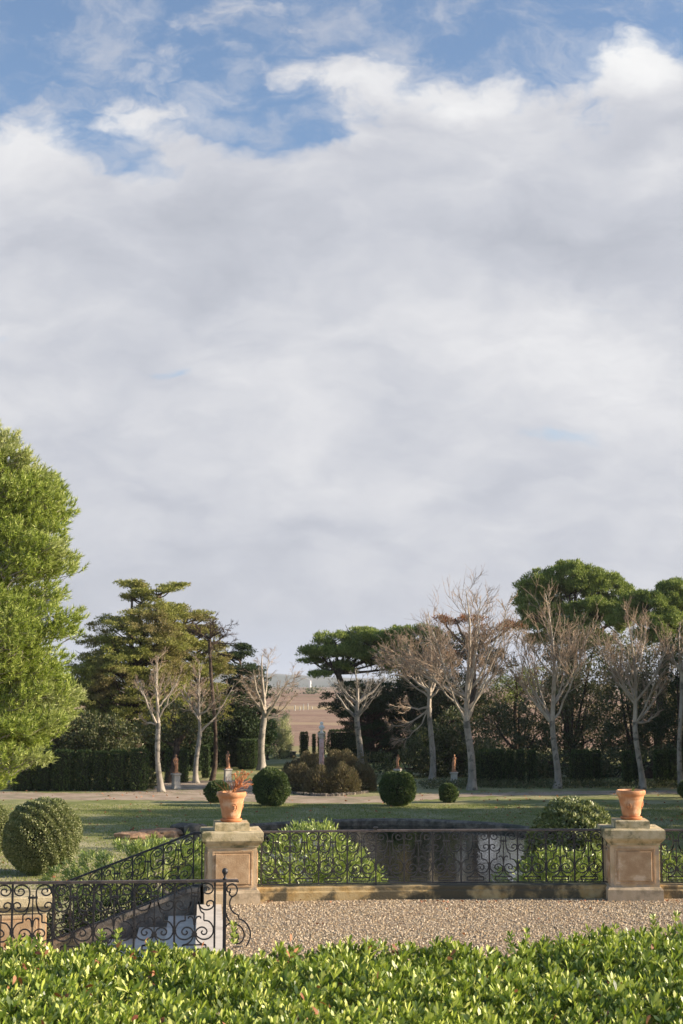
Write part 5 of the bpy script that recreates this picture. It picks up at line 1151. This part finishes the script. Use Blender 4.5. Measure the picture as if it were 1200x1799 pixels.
# ------------------------------------------------------------------ far things in the sunlit gap
def far_things():
    D = 113; x = slopes(500, 1326)[0] * D; z1 = P(0, 1322, D).z
    t = thing('low_wall', 'low dark wall at the end of the lawn in the sunlit gap', 'wall', (x, D, GZ)); mb = MB(); box(mb, (x, D, (GZ + z1) / 2), (1.75, .4, z1 - GZ)); mb.build('wall', DSTONE, t); mb = MB(); box(mb, (x, D, z1 + .04), (1.85, .5, .08)); mb.build('coping', DSTONE, t)
    t = thing('garden_urn', 'dark stone urn standing on the low wall in the sunlit gap', 'urn', (x, D, z1 + .08)); mb = MB()
    loft(mb, (x, D, z1 + .08), [(.13, 0), (.13, .05), (.06, .09), (.06, .14), (.17, .28), (.21, .42), (.16, .5), (.19, .54)], 0, 16); mb.build('vase', DSTONE, t, smooth=True)
    mb = MB(); loft(mb, (x, D, z1 + .62), [(.10, 0), (.07, .06), (.05, .12), (0.0, .14)], 0, 12); mb.build('lid', DSTONE, t, smooth=True)
    for i, px in enumerate((518, 527, 533, 541, 548)):
        D = 300 + 4 * i; a, _ = slopes(px, 1245); zb = P(0, 1249, D).z; mb = MB(); hh = (12, 9, 14, 16, 9)[i] * D / 2535
        loft(mb, (a * D, D, zb - .6), [(.13, 0), (.11, .6 + hh * .8), (.05, .7 + hh * .8)], 0, 6); o = mb.build('field_post', PEDST)
        tag(o, ['shortish pale post at the left end of the sunlit bank in the fields', 'low pale post second from left on the sunlit bank', 'middle pale post on the sunlit bank in the fields', 'tallest pale post on the sunlit bank in the fields', 'pale post at the right end of the sunlit bank'][i], 'post', 'pale posts on the field bank')
    D = 2600.; a, _ = slopes(545, 1200); z0 = P(0, 1208, D).z - 6; z1 = P(0, 1196, D).z; b = (a * D, D, z0); t = thing('wind_turbine', 'tiny white wind turbine on the horizon in the gap', 'wind turbine', b)
    WH = surf('white_paint', (.75, .75, .75), (.8, .8, .8), .1, .5, 0)
    mb = MB(); loft(mb, b, [(2.3, 0), (1.6, z1 - z0)], 0, 10); mb.build('tower', WH, t)
    mb = MB(); box(mb, (b[0], D - 1, z1 + 1), (2.4, 5, 2)); mb.build('nacelle', WH, t)
    for i in range(3):
        an = .4 + i * 2 * PI / 3; mb = MB(); tube(mb, [(b[0], D - 4, z1 + 1), (b[0] + 3 * math.cos(an), D - 4, z1 + 1 + 3 * math.sin(an)), (b[0] + 12 * math.cos(an), D - 4, z1 + 1 + 12 * math.sin(an))], [.6, 1.0, .2], 4, cap=True); mb.build('blade', WH, t)
    # scattered scrub and tree lines across the fields
    rs = np.random.RandomState(88); c = []
    for i in range(1400):
        y = rs.choice([640., 1000., 1500., 2200.]) * rs.uniform(.985, 1.015); x = rs.uniform(-.32, .32) * y
        if math.sin(x * .05 + y) > -.1: c.append((x, y, P(0, 1208, 1).z * 0 + (GZ + .6 if y < 300 else (-.8 if y < 500 else (.2 if y < 800 else 1.2))) + rs.uniform(0, .0025) * y))
    mb = MB(); c = np.array(c); sz = np.clip(c[:, 1:2] / 400, .5, 3) * np.array([1.6, 1, .8]); clumps(mb, rs, c, sz, 14, 1.1, .7, .3); tag(mb.build('field_scrub', L_OAK), 'far off scrub and hedgerows between the fields', 'scrub', kind='stuff')
far_things()

# ------------------------------------------------------------------ air between here and the horizon
mb = MB(); box(mb, (0, 2350, 32), (8200, 5700, 76)); hz_o = mb.build('haze', SOIL)
m = bpy.data.materials.new('haze_air'); m.use_nodes = True; q = NT(m.node_tree); q.n.clear(); out = q.node('ShaderNodeOutputMaterial'); pv = q.node('ShaderNodeVolumePrincipled')
pv.inputs['Color'].default_value = (.80, .86, .96, 1); pv.inputs['Density'].default_value = 0.00011; pv.inputs['Anisotropy'].default_value = 0.2
q.l.new(pv.outputs[0], out.inputs['Volume']); hz_o.data.materials.clear(); hz_o.data.materials.append(m); tag(hz_o, 'thin pale haze in the air between the garden and the far hills', 'haze', kind='stuff')

# ------------------------------------------------------------------ grass blades and fallen leaves
def litter():
    rs = np.random.RandomState(91); n = 230000; y = rs.uniform(38, 76, n); x = rs.uniform(-.26, .26, n) * y
    e = ((x - PCX) / 7.9) ** 2 + ((y - PCY) / 12.9) ** 2; k = (e > 1) & ~((y > 68.5) & (y < 75.8)); x, y = x[k], y[k]; n = len(x)
    kk = np.sin(x * 1.3 + np.sin(y)) * np.sin(y * .9 + x * .4) + rs.normal(size=n) * .6 > -.8; x, y = x[kk], y[kk]; n = len(x)
    mb = MB(); leaves(mb, rs, np.stack([x, y, np.full(n, GZ)], 1), rs.normal(size=(n, 3)) * .35 + np.array([0, 0, 1]), rs.uniform(.03, .08, n), .02, shape='needle')
    tag(mb.build('grass', leaf('grass_blades', [(.10, .13, .03), (.20, .235, .065), (.38, .36, .16)], .6, .3, .2)), 'short grass blades over the lawn round the pond', 'grass', kind='stuff')
    n = 900; y = rs.uniform(40, 84, n); x = rs.uniform(-.25, .25, n) * y; e = ((x - PCX) / 7.9) ** 2 + ((y - PCY) / 12.9) ** 2; x, y = x[e > 1], y[e > 1]
    y2 = rs.uniform(16, 22.6, 70); x2 = rs.uniform(-1.2, 5.5, 70); y2[:40] = 22.55 - rs.uniform(0, .35, 40) ** 2
    pos = np.concatenate([np.stack([x, y, np.full(len(x), GZ + .03)], 1), np.stack([x2, y2, np.full(70, .03)], 1)]); n = len(pos)
    L = np.concatenate([np.full(len(x), .13), np.full(70, .05)]) * rs.uniform(.7, 1.2, n)
    mb = MB(); leaves(mb, rs, pos, rs.normal(size=(n, 3)) * np.array([1, 1, .25]), L, L * .6, shape='oblong', curl=.08)
    tag(mb.build('fallen_leaves', L_DEAD), 'brown fallen leaves scattered on the lawn and gravel', 'fallen leaves', kind='stuff')
litter()
